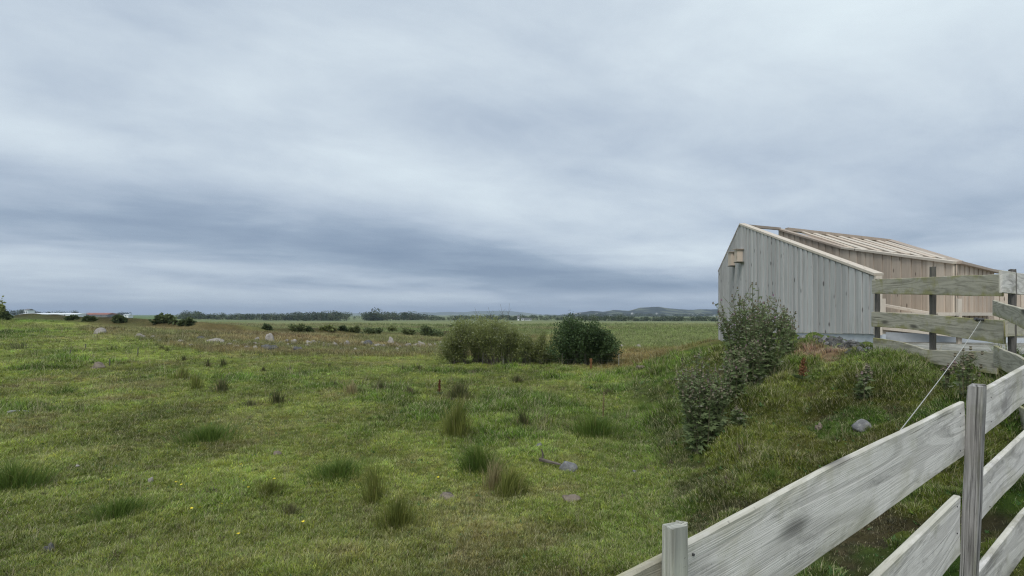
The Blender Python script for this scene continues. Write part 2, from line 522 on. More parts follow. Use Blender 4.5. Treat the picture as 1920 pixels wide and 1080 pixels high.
M = {}
M['ground'] = mat_ground()
M['grass'] = mat_grass()
M['near_board'] = mat_wood("weathered_pale_board", (.72, .695, .65), (.30, .285, .265), (.32, .31, .18), 0.4, 1.0, 0.0, 12, .68)
M['mossy_board'] = mat_wood("mossy_board", (.48, .45, .36), (.19, .18, .14), (.27, .26, .09), 0.8, 0.9, 3.0, 14)
M['post'] = mat_wood("weathered_post", (.36, .345, .33), (.095, .09, .085), (.20, .22, .12), 0.3, 0.95, 5.0, 12, .56)
M['post_pale'] = mat_wood("lichened_post", (.50, .50, .44), (.15, .15, .13), (.36, .38, .27), 0.8, 1.0, 6.0, 12, .58)
M['post_dark'] = mat_wood("dark_post", (.14, .13, .12), (.07, .065, .06), (.10, .11, .05), 0.3, 0.5, 8.0)
M['siding_grey'] = mat_siding("grey_siding", (.40, .395, .385), (.53, .525, .51), (.17, .165, .16), 0.7)
M['siding_warm'] = mat_siding("warm_siding", (.47, .39, .315), (.64, .55, .45), (.28, .20, .15), 0.45)
M['siding_brown'] = mat_siding("brown_siding", (.41, .335, .27), (.54, .45, .365), (.25, .18, .13), 0.5)
M['plank'] = mat_siding("pale_plank", (.50, .44, .37), (.62, .56, .475), (.33, .26, .20), 0.35)
M['beam'] = mat_siding("grey_brown_beam", (.34, .28, .23), (.42, .35, .29), (.18, .14, .11), 0.4)
M['concrete'] = mat_plain("concrete", (.42, .46, .50), (.54, .57, .60), 3.0)
M['rock_pale'] = mat_rock("pale_granite", (.24, .22, .195), (.37, .34, .31), (.17, .16, .11), 4.5)
M['rock_grey'] = mat_rock("grey_stone", (.15, .152, .158), (.25, .25, .255), (.30, .30, .25), 9)
M['rock_dark'] = mat_rock("dark_stone", (.07, .07, .07), (.13, .13, .125), (.2, .2, .17), 8)
M['rock_pink'] = mat_rock("pinkish_stone", (.16, .13, .10), (.25, .21, .17), (.2, .19, .13), 10)
M['willow'] = mat_leaf("willow_leaf", (.165, .195, .055), (.320, .345, .145), (.42, .44, .30), .4)
M['alder'] = mat_leaf("alder_leaf", (.032, .062, .022), (.090, .135, .048), None, .2)
M['shrub'] = mat_leaf("shrub_leaf", (.060, .090, .034), (.150, .185, .080), None, .25, patch=.6)
M['shrub_pale'] = mat_leaf('pale_shrub_leaf', (.10, .13, .045), (.21, .235, .10), None, .3, patch=.6)
M['far_leaf'] = mat_leaf("tree_foliage", (.022, .040, .022), (.055, .080, .036), None, .1, patch=.15)
M['far_leaf_pale'] = mat_leaf("pale_tree_foliage", (.045, .070, .030), (.090, .115, .050), None, .1, patch=.15)
M['thistle'] = mat_leaf("thistle_leaf", (.118, .168, .060), (.262, .318, .158), (.38, .38, .29), .35, patch=3)
M['thistle_head'] = mat_leaf("thistle_head", (.11, .10, .06), (.31, .27, .20), (.30, .16, .24), .1, patch=6)
M['stem'] = mat_plain("green_stem", (.10, .105, .055), (.16, .15, .09), 10)
M['bark'] = mat_plain("bark", (.075, .062, .050), (.15, .13, .11), 10)
M['rush'] = mat_leaf("rush_blade", (.120, .150, .035), (.260, .275, .070), (.42, .36, .17), .3, patch=4)
M['rush_dark'] = mat_leaf("dark_rush_blade", (.075, .090, .034), (.175, .170, .075), (.32, .25, .14), .25, patch=4)
M['lush'] = mat_leaf("lush_grass_blade", (.080, .140, .026), (.175, .240, .050), (.28, .28, .10), .3, patch=4)
M['straw'] = mat_leaf("straw_blade", (.26, .22, .10), (.42, .37, .20), (.14, .17, .06), .3, patch=4)
M['dock'] = mat_leaf("dock_seed", (.085, .022, .014), (.19, .055, .030), None, .1, patch=20)
M['dock_brown'] = mat_leaf("brown_dock_seed", (.14, .065, .030), (.26, .13, .06), None, .1, patch=20)
M['wire'] = mat_plain("pale_rope", (.36, .36, .34), (.46, .46, .43), 40)
M['metal'] = mat_plain("dark_fitting", (.05, .05, .05), (.09, .09, .09), 40, .5)
M['white'] = mat_plain("white_cladding", (.72, .75, .78), (.82, .84, .86), .1)
M['pale_wall'] = mat_plain('pale_render', (.55, .56, .56), (.70, .70, .70), .2)
M['red_roof'] = mat_plain("red_roof", (.24, .105, .085), (.32, .15, .12), .3)
M['grey_roof'] = mat_plain("grey_roof", (.12, .12, .13), (.2, .2, .2), .3)
M['pane'] = mat_plain("window_glass", (.05, .06, .08), (.08, .09, .11), .3, .2)
M['yellow'] = mat_plain("yellow_petal", (.75, .60, .04), (.8, .66, .08), 30)

# ------------------------------------------------------------------ object helpers


def setp(o, label=None, cat=None, group=None, kind=None):
    if label: o["label"] = label
    if cat: o["category"] = cat
    if group: o["group"] = group
    if kind: o["kind"] = kind
    return o


def empty(name, loc, label, cat, group=None):
    o = bpy.data.objects.new(name, None)
    COL.objects.link(o)
    o.location = loc
    o.empty_display_size = 0.1
    return setp(o, label, cat, group)


def mesh_obj(name, v, faces, mat, parent=None, origin=None, uvs=None, smooth=False, mats=None, fmat=None):
    """v: world coordinates; origin: where the object's own origin goes"""
    v = np.asarray(v, float)
    if parent is not None and origin is None:
        origin = parent['_o'] if '_o' in parent else parent.location
    org = np.array(origin if origin is not None else v.mean(0) * 0 + np.array((v[:, 0].mean(), v[:, 1].mean(), v[:, 2].min())))
    me = bpy.data.meshes.new(name)
    if isinstance(faces, tuple):      # (loops, starts) numpy
        loops, starts, totals = faces
        me.vertices.add(len(v))
        me.vertices.foreach_set('co', (v - org).astype(np.float32).ravel())
        me.loops.add(len(loops))
        me.loops.foreach_set('vertex_index', loops.astype(np.int32))
        me.polygons.add(len(starts))
        me.polygons.foreach_set('loop_start', starts.astype(np.int32))
        me.polygons.foreach_set('loop_total', totals.astype(np.int32))
        me.update(calc_edges=True)
    else:
        me.from_pydata([tuple(p) for p in (v - org)], [], faces)
        me.update()
    if uvs is not None:
        ul = me.uv_layers.new(name="UVMap")
        uva = np.asarray(uvs, np.float32)
        li = np.zeros(len(me.loops), np.int32)
        me.loops.foreach_get('vertex_index', li)
        ul.data.foreach_set('uv', uva[li].ravel())
    for mm in (mats or [mat]):
        me.materials.append(mm)
    if fmat is not None:
        me.polygons.foreach_set('material_index', np.asarray(fmat, np.int32))
    if smooth:
        me.polygons.foreach_set('use_smooth', np.ones(len(me.polygons), bool))
    o = bpy.data.objects.new(name, me)
    COL.objects.link(o)
    if parent is not None:
        o.parent = parent
        if not np.allclose(org, np.array(parent.location if '_o' not in parent else parent['_o'])):
            o.location = org - np.array(parent['_o'] if '_o' in parent else parent.location)
    else:
        o.location = org
    return o


class MB:
    def __init__(s):
        s.v, s.f, s.uv, s.fm = [], [], [], []

    def add(s, v, f, uv=None, m=0):
        n = len(s.v)
        s.v += [tuple(p) for p in v]
        s.f += [tuple(i + n for i in q) for q in f]
        s.uv += [tuple(p) for p in (uv if uv is not None else [(0, 0)] * len(v))]
        s.fm += [m] * len(f)

    def prism(s, quad, off, m=0, uv=None):
        """quad (4 pts) extruded by off vector"""
        q = [np.array(p, float) for p in quad]
        w = [p + np.array(off, float) for p in q]
        s.add(q + w, [(3, 2, 1, 0), (4, 5, 6, 7), (0, 1, 5, 4), (1, 2, 6, 5), (2, 3, 7, 6), (3, 0, 4, 7)],
              (list(uv) * 2) if uv is not None else None, m)

    def box(s, c, sx, sy, sz, rz=0.0, m=0):
        c = np.array(c, float)
        ux = np.array((math.cos(rz), math.sin(rz), 0)) * sx / 2
        uy = np.array((-math.sin(rz), math.cos(rz), 0)) * sy / 2
        b0 = [c - ux - uy, c + ux - uy, c + ux + uy, c - ux + uy]
        s.prism(b0, (0, 0, sz), m)

    def beam(s, a, b2, w, h, m=0, up=(0, 0, 1)):
        """rectangular bar from a to b, w wide, h high, hanging below the a-b line"""
        a, b2 = np.array(a, float), np.array(b2, float)
        t = (b2 - a) / np.linalg.norm(b2 - a)
        sd_ = np.cross(t, up)
        sd_ /= np.linalg.norm(sd_)
        dn = np.cross(t, sd_)
        if dn[2] > 0: dn = -dn
        s.prism([a - sd_ * w / 2, a + sd_ * w / 2, a + sd_ * w / 2 + dn * h, a - sd_ * w / 2 + dn * h], b2 - a, m)

    def build(s, name, mat, parent=None, origin=None, mats=None, smooth=False, uv=False):
        return mesh_obj(name, s.v, s.f, mat, parent, origin, s.uv if uv else None, smooth, mats, s.fm if mats else None)


def tubes(lines, sides=5):
    """lines: (points, r0, r1)"""
    mb = MB()
    for pts, r0, r1 in lines:
        pts = np.asarray(pts, float)
        n = len(pts)
        vs = []
        for i, p in enumerate(pts):
            t = pts[min(i + 1, n - 1)] - pts[max(i - 1, 0)]
            t = t / (np.linalg.norm(t) + 1e-9)
            a = np.cross(t, (0.3, 0.9, 0.1))
            a /= np.linalg.norm(a) + 1e-9
            c = np.cross(t, a)
            r = r0 + (r1 - r0) * i / max(n - 1, 1)
            for k in range(sides):
                th = 2 * math.pi * k / sides
                vs.append(p + r * (math.cos(th) * a + math.sin(th) * c))
        fs = []
        for i in range(n - 1):
            for k in range(sides):
                k2 = (k + 1) % sides
                fs.append((i * sides + k, i * sides + k2, (i + 1) * sides + k2, (i + 1) * sides + k))
        fs.append(tuple(range((n - 1) * sides, n * sides)))
        mb.add(vs, fs)
    return mb


def unit(a):
    return a / (np.linalg.norm(a, axis=-1, keepdims=True) + 1e-9)


def leaf_arrays(c, dirs, L, Wd, r):
    """diamond leaves: base c, direction dirs"""
    n = len(c)
    dirs = unit(dirs)
    side = unit(np.cross(dirs, unit(r.normal(size=(n, 3)))))
    L = np.broadcast_to(L, (n,))[:, None]
    Wd = np.broadcast_to(Wd, (n,))[:, None]
    droop = np.array((0, 0, -1)) * L * 0.12
    v = np.stack([c, c + dirs * L * .45 + side * Wd / 2, c + dirs * L + droop, c + dirs * L * .45 - side * Wd / 2], 1).reshape(-1, 3)
    loops = np.arange(4 * n)
    return v, loops, np.full(n, 4)


def spiny_arrays(c, dirs, L, Wd, r):
    """thistle leaf: jagged outline of eight points as four lobes"""
    n = len(c)
    dirs = unit(dirs)
    side = unit(np.cross(dirs, unit(r.normal(size=(n, 3)))))
    L = np.broadcast_to(L, (n,))[:, None]
    Wd = np.broadcast_to(Wd, (n,))[:, None]
    prof = [(0, .10), (.22, 1.0), (.34, .35), (.55, .85), (.66, .25), (1.0, 0.0), (.66, -.25), (.55, -.85), (.34, -.35), (.22, -1.0)]
    v = np.stack([c + dirs * L * a + side * Wd / 2 * b2 + np.array((0, 0, -1)) * L * .25 * a * a for a, b2 in prof], 1).reshape(-1, 3)
    return v, np.arange(10 * n), np.full(n, 10)


def arr_obj(name, arrs, mat, parent=None, origin=None):
    V, Lp, T = [], [], []
    o = 0
    for v, l, t in arrs:
        V.append(v)
        Lp.append(l + o)
        T.append(t)
        o += len(v)
    V, Lp, T = np.concatenate(V), np.concatenate(Lp), np.concatenate(T)
    st = np.concatenate([[0], np.cumsum(T)[:-1]])
    return mesh_obj(name, V, (Lp, st, T), mat, parent, origin)


def blade_arrays(b0, lean, h, w, r):
    """grass blades: b0 (n,3) roots, lean (n,2) horizontal offset of the tip"""
    n = len(b0)
    ang = r.uniform(0, math.pi, n)
    wd = np.stack([np.cos(ang), np.sin(ang), np.zeros(n)], 1) * (w[:, None] / 2)
    L3 = np.concatenate([lean, np.zeros((n, 1))], 1)
    up = np.array((0, 0, 1.0))
    m1 = b0 + L3 * .30 + up * (h * .60)[:, None]
    tip = b0 + L3 + up * h[:, None]
    v = np.stack([b0 - wd, b0 + wd, m1 + wd * .75, m1 - wd * .75, tip], 1).reshape(-1, 3)
    i = np.arange(n)[:, None] * 5
    lq = (i + np.array([0, 1, 2, 3]))
    lt = (i + np.array([3, 2, 4]))
    loops = np.concatenate([lq, lt], 1).ravel()
    return v, loops, np.tile([4, 3], n)


# ------------------------------------------------------------------ ground sheet
def build_ground():
    azs = np.concatenate([np.radians(np.arange(-180, -48, 4.0)), np.radians(np.linspace(-48, 48, 860)), np.radians(np.arange(52, 180, 4.0))])
    rad = np.concatenate([[0.0, .15], np.geomspace(.3, 3.2, 24)[:-1], np.geomspace(3.2, 70, 560)[:-1], np.geomspace(70, 700, 150)[:-1], np.geomspace(700, 12000, 24)])
    na, nr = len(azs), len(rad)
    R, A = np.meshgrid(rad, azs, indexing='ij')
    X, Y = R * np.sin(A), R * np.cos(A)
    Z = H(X, Y)
    v = np.stack([X, Y, Z], -1).reshape(-1, 3)
    i = np.arange(nr - 1)[:, None] * na
    j = np.arange(na)[None, :]
    j2 = (j + 1) % na
    q = np.stack([i + j, i + j2, i + na + j2, i + na + j], -1).reshape(-1, 4)[:, ::-1]
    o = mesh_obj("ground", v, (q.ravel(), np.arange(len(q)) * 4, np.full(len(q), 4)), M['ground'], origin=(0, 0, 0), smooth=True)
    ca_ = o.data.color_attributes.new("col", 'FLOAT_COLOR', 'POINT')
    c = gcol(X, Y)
    thatch_shade = (1 - sstep(14, 34, R)) * (1 - yardmask(X, Y)) * .32  # darker thatch, plus shade under the blades painted into the ground colour
    c = (c * (1 - thatch_shade[..., None])).reshape(-1, 3)
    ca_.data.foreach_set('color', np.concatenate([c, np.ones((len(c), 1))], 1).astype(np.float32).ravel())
    setp(o, "uneven green pasture with a raised grassy bank at the right", None, None, 'structure')
    return o


build_ground()


# ------------------------------------------------------------------ turf: instanced clumps
def clump_mesh(name, n, rad, h0, h1, w, leanf, seed):
    r = np.random.RandomState(seed)
    a, q = r.uniform(0, 6.283, n), rad * np.sqrt(r.uniform(0, 1, n))
    b0 = np.stack([q * np.cos(a), q * np.sin(a), np.full(n, -.01)], 1)
    h = r.uniform(h0, h1, n)
    aa = a + r.normal(0, .9, n)
    ln = (h * r.uniform(.2, leanf, n))[:, None] * np.stack([np.cos(aa), np.sin(aa)], 1)
    v, l, t = blade_arrays(b0, ln, h, np.full(n, w), r)
    me = bpy.data.meshes.new(name)
    me.vertices.add(len(v))
    me.vertices.foreach_set('co', v.astype(np.float32).ravel())
    me.loops.add(len(l))
    me.loops.foreach_set('vertex_index', l.astype(np.int32))
    me.polygons.add(len(t))
    me.polygons.foreach_set('loop_start', np.concatenate([[0], np.cumsum(t)[:-1]]).astype(np.int32))
    me.polygons.foreach_set('loop_total', t.astype(np.int32))
    me.update(calc_edges=True)
    me.materials.append(M['grass'])
    return bpy.data.objects.new(name, me)


def scatter(name, label, pts, cols, scale, rot, protos, kindidx):
    pc = bpy.data.collections.new(name + "_kinds")
    for p in protos:
        pc.objects.link(p)
    me = bpy.data.meshes.new(name)
    me.vertices.add(len(pts))
    me.vertices.foreach_set('co', pts.astype(np.float32).ravel())
    a = me.attributes.new("col", 'FLOAT_COLOR', 'POINT')
    a.data.foreach_set('color', np.concatenate([cols, np.ones((len(cols), 1))], 1).astype(np.float32).ravel())
    for nm, arr in (("sc", scale), ("rz", rot)):
        a = me.attributes.new(nm, 'FLOAT', 'POINT')
        a.data.foreach_set('value', arr.astype(np.float32))
    a = me.attributes.new("ki", 'INT', 'POINT')
    a.data.foreach_set('value', kindidx.astype(np.int32))
    o = bpy.data.objects.new(name, me)
    COL.objects.link(o)
    g = bpy.data.node_groups.new(name, 'GeometryNodeTree')
    g.interface.new_socket("Geometry", in_out='INPUT', socket_type='NodeSocketGeometry')
    g.interface.new_socket("Geometry", in_out='OUTPUT', socket_type='NodeSocketGeometry')
    T = NT(g)
    gi, go = T.node('NodeGroupInput'), T.node('NodeGroupOutput')
    ci = T.node('GeometryNodeCollectionInfo', {'Collection': pc, 'Separate Children': True, 'Reset Children': True})
    sa_ = T.node('GeometryNodeInputNamedAttribute', {'Name': 'sc'}, data_type='FLOAT')
    ra_ = T.node('GeometryNodeInputNamedAttribute', {'Name': 'rz'}, data_type='FLOAT')
    ka_ = T.node('GeometryNodeInputNamedAttribute', {'Name': 'ki'}, data_type='INT')
    rv = T.node('ShaderNodeCombineXYZ', {'Z': [s for s in ra_.outputs if s.enabled][0]})
    mp = T.node('GeometryNodeMeshToPoints', {'Mesh': gi.outputs[0]})
    iop = T.node('GeometryNodeInstanceOnPoints', {'Points': mp.outputs[0], 'Instance': ci.outputs[0], 'Pick Instance': True,
                                                  'Instance Index': [s for s in ka_.outputs if s.enabled][0],
                                                  'Rotation': rv.outputs[0], 'Scale': [s for s in sa_.outputs if s.enabled][0]})
    T.l.new(iop.outputs[0], go.inputs[0])
    md = o.modifiers.new("scatter", 'NODES')
    md.node_group = g
    setp(o, label, None, None, 'stuff')
    return o


def screen_points(n, py0, py1, r, power=1.0):
    """ground places spread over the view wedge, closer together near the camera"""
    d0, d1 = 3.6, 34.0
    t = r.uniform(0, 1, n)
    d = (d0 ** (-power) * (1 - t) + d1 ** (-power) * t) ** (-1 / power)
    u = r.uniform(-1.02, 1.02, n)
    return u * d, d


def build_turf():
    r = np.random.RandomState(3)
    x, y = screen_points(88000, 0, 0, r, .55)
    # extra on the bank and close to the fence
    x2, y2 = r.uniform(.4, 5.6, 17000), r.uniform(1.2, 10.0, 17000)
    x, y = np.append(x, x2), np.append(y, y2)
    d = np.hypot(x, y)
    keep = (yardmask(x, y) < .3) & (d > 1.3) & ~((x > 5.35) & (y > 7.0))
    p = (x - 2.9) * .596 - (y - 3.0) * .803
    keep &= ~((p > .12) & (x > 1.6) & (y < 3.6))
    keep &= ~((x > 6.2) & (y > 8) & (y < 22) & (x > 6.2 + .0 * y))
    x, y, d = x[keep], y[keep], d[keep]
    z = H(x, y)
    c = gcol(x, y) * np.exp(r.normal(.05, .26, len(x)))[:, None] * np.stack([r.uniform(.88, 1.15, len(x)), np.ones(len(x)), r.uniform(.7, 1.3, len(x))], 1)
    soil = (c[:, 1] < c[:, 0] * 1.0)
    m = mound(x, y)
    ki = r.choice([0, 1, 2], len(x))
    tall = sstep(.1, .9, fbm(x, y, 1.5, 4, 41) * .6 + fbm(x, y, 5.5, 3, 51) * .6)
    sc_ = (.62 + .75 * tall) * np.interp(d, [2, 6, 15, 34], [.62, .95, 1.7, 2.8]) * r.uniform(.7, 1.3, len(x))
    sc_ *= np.where(m > .15, 1.05 + .5 * np.clip(fbm(x, y, .42, 3, 23), -.8, 1), 1.0)
    big = r.uniform(0, 1, len(x)) < np.where(m > .2, .09, .05) + .10 * tall
    ki = np.where(big, 3, ki)
    rr_ = r.uniform(0, 1, len(x))
    weed = (rr_ < np.where(m > .1, .05, .018)) & (d < 16)
    stalk = (rr_ > .982)
    ki = np.where(weed, 4, np.where(stalk, 5, ki))
    c = np.where(weed[:, None], np.array((.075, .150, .045)), c)
    c = np.where(stalk[:, None], np.array((.36, .32, .19)), c)
    debris = (rr_ > .975) & (rr_ < .985)
    c = np.where(debris[:, None], np.array((.13, .10, .075)), c)
    sc_ = np.where(big, sc_ * .8, sc_)
    sel = ~(soil & (r.uniform(0, 1, len(x)) < .45) & (d < 12))
    # brown belt carries taller sedge
    pts = np.stack([x, y, z], 1)[sel]
    protos = [clump_mesh("grass_clump_a", 22, .075, .02, .065, .0085, 1.2, 1), clump_mesh("grass_clump_b", 20, .10, .015, .05, .010, 1.6, 2),
              clump_mesh("grass_clump_c", 18, .055, .04, .085, .0075, 1.0, 3), clump_mesh("grass_clump_d", 26, .06, .07, .15, .006, .9, 4),
              clump_mesh("grass_clump_e_weed", 9, .03, .02, .05, .030, 2.2, 8), clump_mesh("grass_clump_f_stalk", 4, .05, .16, .30, .004, .6, 9)]
    scatter("grass", "short grazed grass covering the pasture and the bank", pts, c[sel], sc_[sel], r.uniform(0, 6.283, sel.sum()), protos, ki[sel])
    # sedge belt and meadow reeds farther off
    n = 26000
    y = (1 / (1 / 24 * (1 - r.uniform(0, 1, n)) + 1 / 110 * r.uniform(0, 1, n)))
    y = np.geomspace(20, 110, n) * r.uniform(.98, 1.02, n)
    x = r.uniform(-1.0, .45, n) * y
    u = x / y
    front = np.interp(u, [-.80, -.72, -.56, -.36, -.1, .1], [34, 28.5, 22.5, 22.5, 24, 25]) + 1.5 * fbm(x, y, 5, 2, 7)
    ok = (y > front) | ((u > .14) & (y > 19.5))
    ok &= (seg_dist(x, y, DITCH) > .7)
    x, y = x[ok], y[ok]
    c = gcol(x, y) * np.exp(r.normal(0, .33, len(x)))[:, None]
    protos = [clump_mesh("sedge_clump_a", 26, .16, .10, .28, .012, .8, 5), clump_mesh("sedge_clump_b", 20, .20, .08, .22, .014, 1.1, 6)]
    scatter("rough_grass", "tall rough brown and straw coloured grass of the stony belt and far meadow", np.stack([x, y, H(x, y)], 1), c,
            np.interp(y, [20, 50, 110], [.8, 1.05, 2.0]) * np.clip(seg_dist(x, y, DITCH) / 6, .25, 1) * r.uniform(.6, 1.3, len(x)), r.uniform(0, 6.283, len(x)), protos, r.choice([0, 1], len(x)))


build_turf()

# ------------------------------------------------------------------ far hills
def build_hills(name, pts, d0, d1, seed, mat, label):
    """ridge whose crest follows pts (px, py) seen from the pasture; real depth d0..d1"""
    us = np.linspace(pts[0][0], pts[-1][0], 420)
    crest = np.interp(us, [p[0] for p in pts], [p[1] for p in pts])
    crest += fbm(us, us * 0, 28, 4, seed) * .9
    ts = np.linspace(0, 1, 40)
    dm = (d0 * .35 + d1 * .65)
    V = []
    for t in ts:
        d = d0 + (d1 - d0) * t
        prof = sstep(0, .65, t) if t < .65 else 1 - sstep(.65, 1, t) * .8
        x = (us - 960) / F * d
        top = EYE - (crest - HOR) / F * dm
        z = -3.5 + (top + 3.5) * prof + fbm(x, np.full_like(x, d), 260, 4, seed + 3) * (top + 3.5) * .16 * prof * (1 - abs(t - .65) ** .5) 
        V.append(np.stack([x, np.full_like(x, d), z], 1))
    V = np.array(V)
    nr, na = V.shape[:2]
    i = np.arange(nr - 1)[:, None] * na
    j = np.arange(na - 1)[None]
    q = np.stack([i + j, i + j + 1, i + na + j + 1, i + na + j], -1).reshape(-1, 4)
    o = mesh_obj(name, V.reshape(-1, 3), (q.ravel(), np.arange(len(q)) * 4, np.full(len(q), 4)), mat, origin=(0, 0, 0), smooth=True)
    setp(o, label, None, None, 'structure')
    return o


def mat_hill(name, a, b2, c3, s):
    m, t = new_mat(name)
    pos = t.node('ShaderNodeNewGeometry').outputs['Position']
    mp = t.node('ShaderNodeMapping', {'Vector': pos, 'Scale': (s, s * .6, s * 4)}).outputs[0]
    v = t.node('ShaderNodeTexVoronoi', {'Vector': mp, 'Scale': 1.0}).outputs['Color']
    f = t.node('ShaderNodeSeparateColor', {0: v}).outputs[0]
    n = t.noise(mp, 2.5, 6, .65)
    c = t.mix(t.rng(n, .42, .58), a, b2)
    c = t.mix(t.rng(f, .72, .76), c, c3)
    finish(t, c, .95, spec=.05)
    return m


build_hills("hills", [(250, 592), (330, 590), (450, 589.5), (620, 587), (760, 586.5), (870, 585), (925, 582.5), (960, 585), (1010, 589), (1080, 592), (1150, 593)],
            4600, 6200, 5, mat_hill("far_hill_slopes", (.07, .09, .06), (.12, .14, .08), (.16, .18, .10), .004), "low blue hills on the horizon beyond the flats")
build_hills("hills", [(960, 593), (1010, 592), (1060, 590), (1085, 586), (1110, 583), (1130, 585), (1150, 582), (1180, 583), (1200, 578.5), (1235, 576), (1260, 579),
                      (1300, 581), (1350, 580), (1450, 580), (1600, 583), (2050, 586)],
            1700, 2600, 9, mat_hill("near_hill_slopes", (.018, .026, .022), (.036, .048, .036), (.11, .125, .08), .02), "wooded hillside with fields and scattered houses right of centre")


# ------------------------------------------------------------------ distant trees
def tree_mesh(seed, h, w, mat, nl=420, leaf=.55, tr=.3):
    r = np.random.RandomState(seed)
    nb = r.randint(8, 12)
    bc = np.stack([r.normal(0, .26, nb) * w, r.normal(0, .26, nb) * w, r.uniform(.16, .84, nb) * h], 1)
    br = r.uniform(.22, .36, nb) * w
    i = r.randint(0, nb, nl)
    dv = unit(r.normal(size=(nl, 3)))
    c = bc[i] + dv * (br[i] * r.uniform(.55, 1.05, nl))[:, None] * np.array((1, 1, .85))
    c[:, 2] = np.clip(c[:, 2], .04 * h, h)
    a1 = leaf_arrays(c, dv + r.normal(0, .6, (nl, 3)), leaf * r.uniform(.6, 1.3, nl) * w * .16, leaf * r.uniform(.6, 1.2, nl) * w * .13, r)
    lines = [([(0, 0, -.4), (0.02 * w, 0, h * .3), (0, .03 * w, h * .75)], .035 * w, .012 * w)]
    for b_ in bc[:5]:
        lines.append(([(0, 0, h * .25), tuple(b_ * .7), tuple(b_)], .018 * w, .006 * w))
    tb = tubes(lines, 5)
    v = np.concatenate([a1[0], np.array(tb.v)])
    loops = list(a1[1])
    tot = list(a1[2])
    nL = len(tot)
    off = len(a1[0])
    for f in tb.f:
        loops += [k + off for k in f]
        tot.append(len(f))
    tot = np.array(tot)
    me_o = mesh_obj("tree", v, (np.array(loops), np.concatenate([[0], np.cumsum(tot)[:-1]]), tot), None, origin=(0, 0, 0), mats=[mat, M['bark']],
                    fmat=np.array([0] * nL + [1] * (len(tot) - nL)))
    return me_o


PROTO = []
for k in range(7):
    PROTO.append(tree_mesh(100 + k, 10, (7.5, 9, 11, 6, 10, 8, 13)[k], M['far_leaf'] if k % 3 else M['far_leaf_pale'], 560))
used = [False] * len(PROTO)


def far_tree(px, top, base_py, d, k, label, group, name="tree", wscale=1.0):
    o = PROTO[k]
    if used[k]:
        o = o.copy()
        COL.objects.link(o)
    used[k] = True
    x = (px - 960) / F * d
    zb = float(H(x, d))
    hh = (EYE - (top - HOR) / F * d) - zb
    s = hh / 10
    o.name = name
    o.location = (x, d, zb - .1)
    o.scale = (s * wscale, s * wscale, s)
    o.rotation_euler = (0, 0, rs.uniform(0, 6.28))
    setp(o, label, "tree", group)
    return o


rt = random.Random(5)
G1 = ("dark distant tree in the wood left of centre on the horizon", "trees of the far wood left of centre")
px = 338
while px < 655:
    top = np.interp(px, [335, 345, 365, 385, 410, 450, 500, 560, 600, 625, 650, 660], [591, 585, 585, 588, 588, 589, 588, 586.5, 586, 584.5, 586, 589]) + rt.uniform(-2.4, .6)
    far_tree(px, top, 0, rt.uniform(420, 460), rt.randrange(7), G1[0], G1[1], wscale=1.3)
    px += rt.uniform(4.2, 6.5)
G2 = ("dark distant tree in the wood near the middle of the horizon", "trees of the far wood near the middle")
far_tree(697, 571, 0, 440, 4, "tallest dark tree rising above the far wood near the middle of the horizon", None)
far_tree(665, 592, 0, 470, 3, "small lone tree in the gap between the two far woods", None)
px = 684
while px < 835:
    top = np.interp(px, [684, 697, 715, 735, 750, 765, 790, 835], [588, 583, 586.5, 584, 586, 585, 589, 594]) + rt.uniform(-2, .5)
    far_tree(px, top, 0, rt.uniform(430, 470), rt.randrange(7), G2[0], G2[1], wscale=1.3)
    px += rt.uniform(4, 6)
G3 = ("bluish distant tree in the line behind the pale willow bush", "far trees behind the willow bush")
px = 842
while px < 1080:
    top = np.interp(px, [842, 860, 900, 940, 1000, 1080], [593, 590, 591, 589.5, 591, 591]) + rt.uniform(-2, 1)
    far_tree(px, top, 0, rt.uniform(440, 490), rt.randrange(7), G3[0], G3[1], wscale=1.4)
    px += rt.uniform(6, 9)
G4 = ("dark distant tree in the line at the foot of the hillside", "far trees at the foot of the hillside")
px = 1085
while px < 1352:
    top = np.interp(px, [1085, 1110, 1140, 1200, 1260, 1300, 1350], [592, 592, 591, 594, 592.5, 593.5, 592.5]) + rt.uniform(-1.5, 1.4)
    far_tree(px, top, 0, rt.uniform(335, 380), rt.randrange(7), G4[0], G4[1], wscale=1.6)
    px += rt.uniform(3.8, 5.8)
G5 = ("small dark distant tree by the farm buildings at the far left", "trees around the far left farm")
for q, tp in ((24, 580), (32, 583), (38, 579), (46, 580), (54, 579), (60, 581), (68, 583), (72, 583), (90, 584), (106, 583.5), (112, 585), (122, 584.5), (136, 583.5), (143, 583), (150, 584),
              (163, 585), (225, 585.5), (232, 585), (238, 586)):
    far_tree(q, tp - .5, 0, rt.uniform(545, 600), rt.randrange(7), G5[0], G5[1], wscale=1.3)
G6 = ("dark tree on the wooded hillside right of centre", "trees on the far hillside")
for k in range(130):
    q = rt.uniform(1060, 1346)
    d = rt.uniform(1250, 1600)
    far_tree(q, rt.uniform(587, 593), 0, d, rt.randrange(7), G6[0], G6[1], wscale=2.8)
for k, u_ in enumerate(used):
    if not u_:
        bpy.data.objects.remove(PROTO[k])


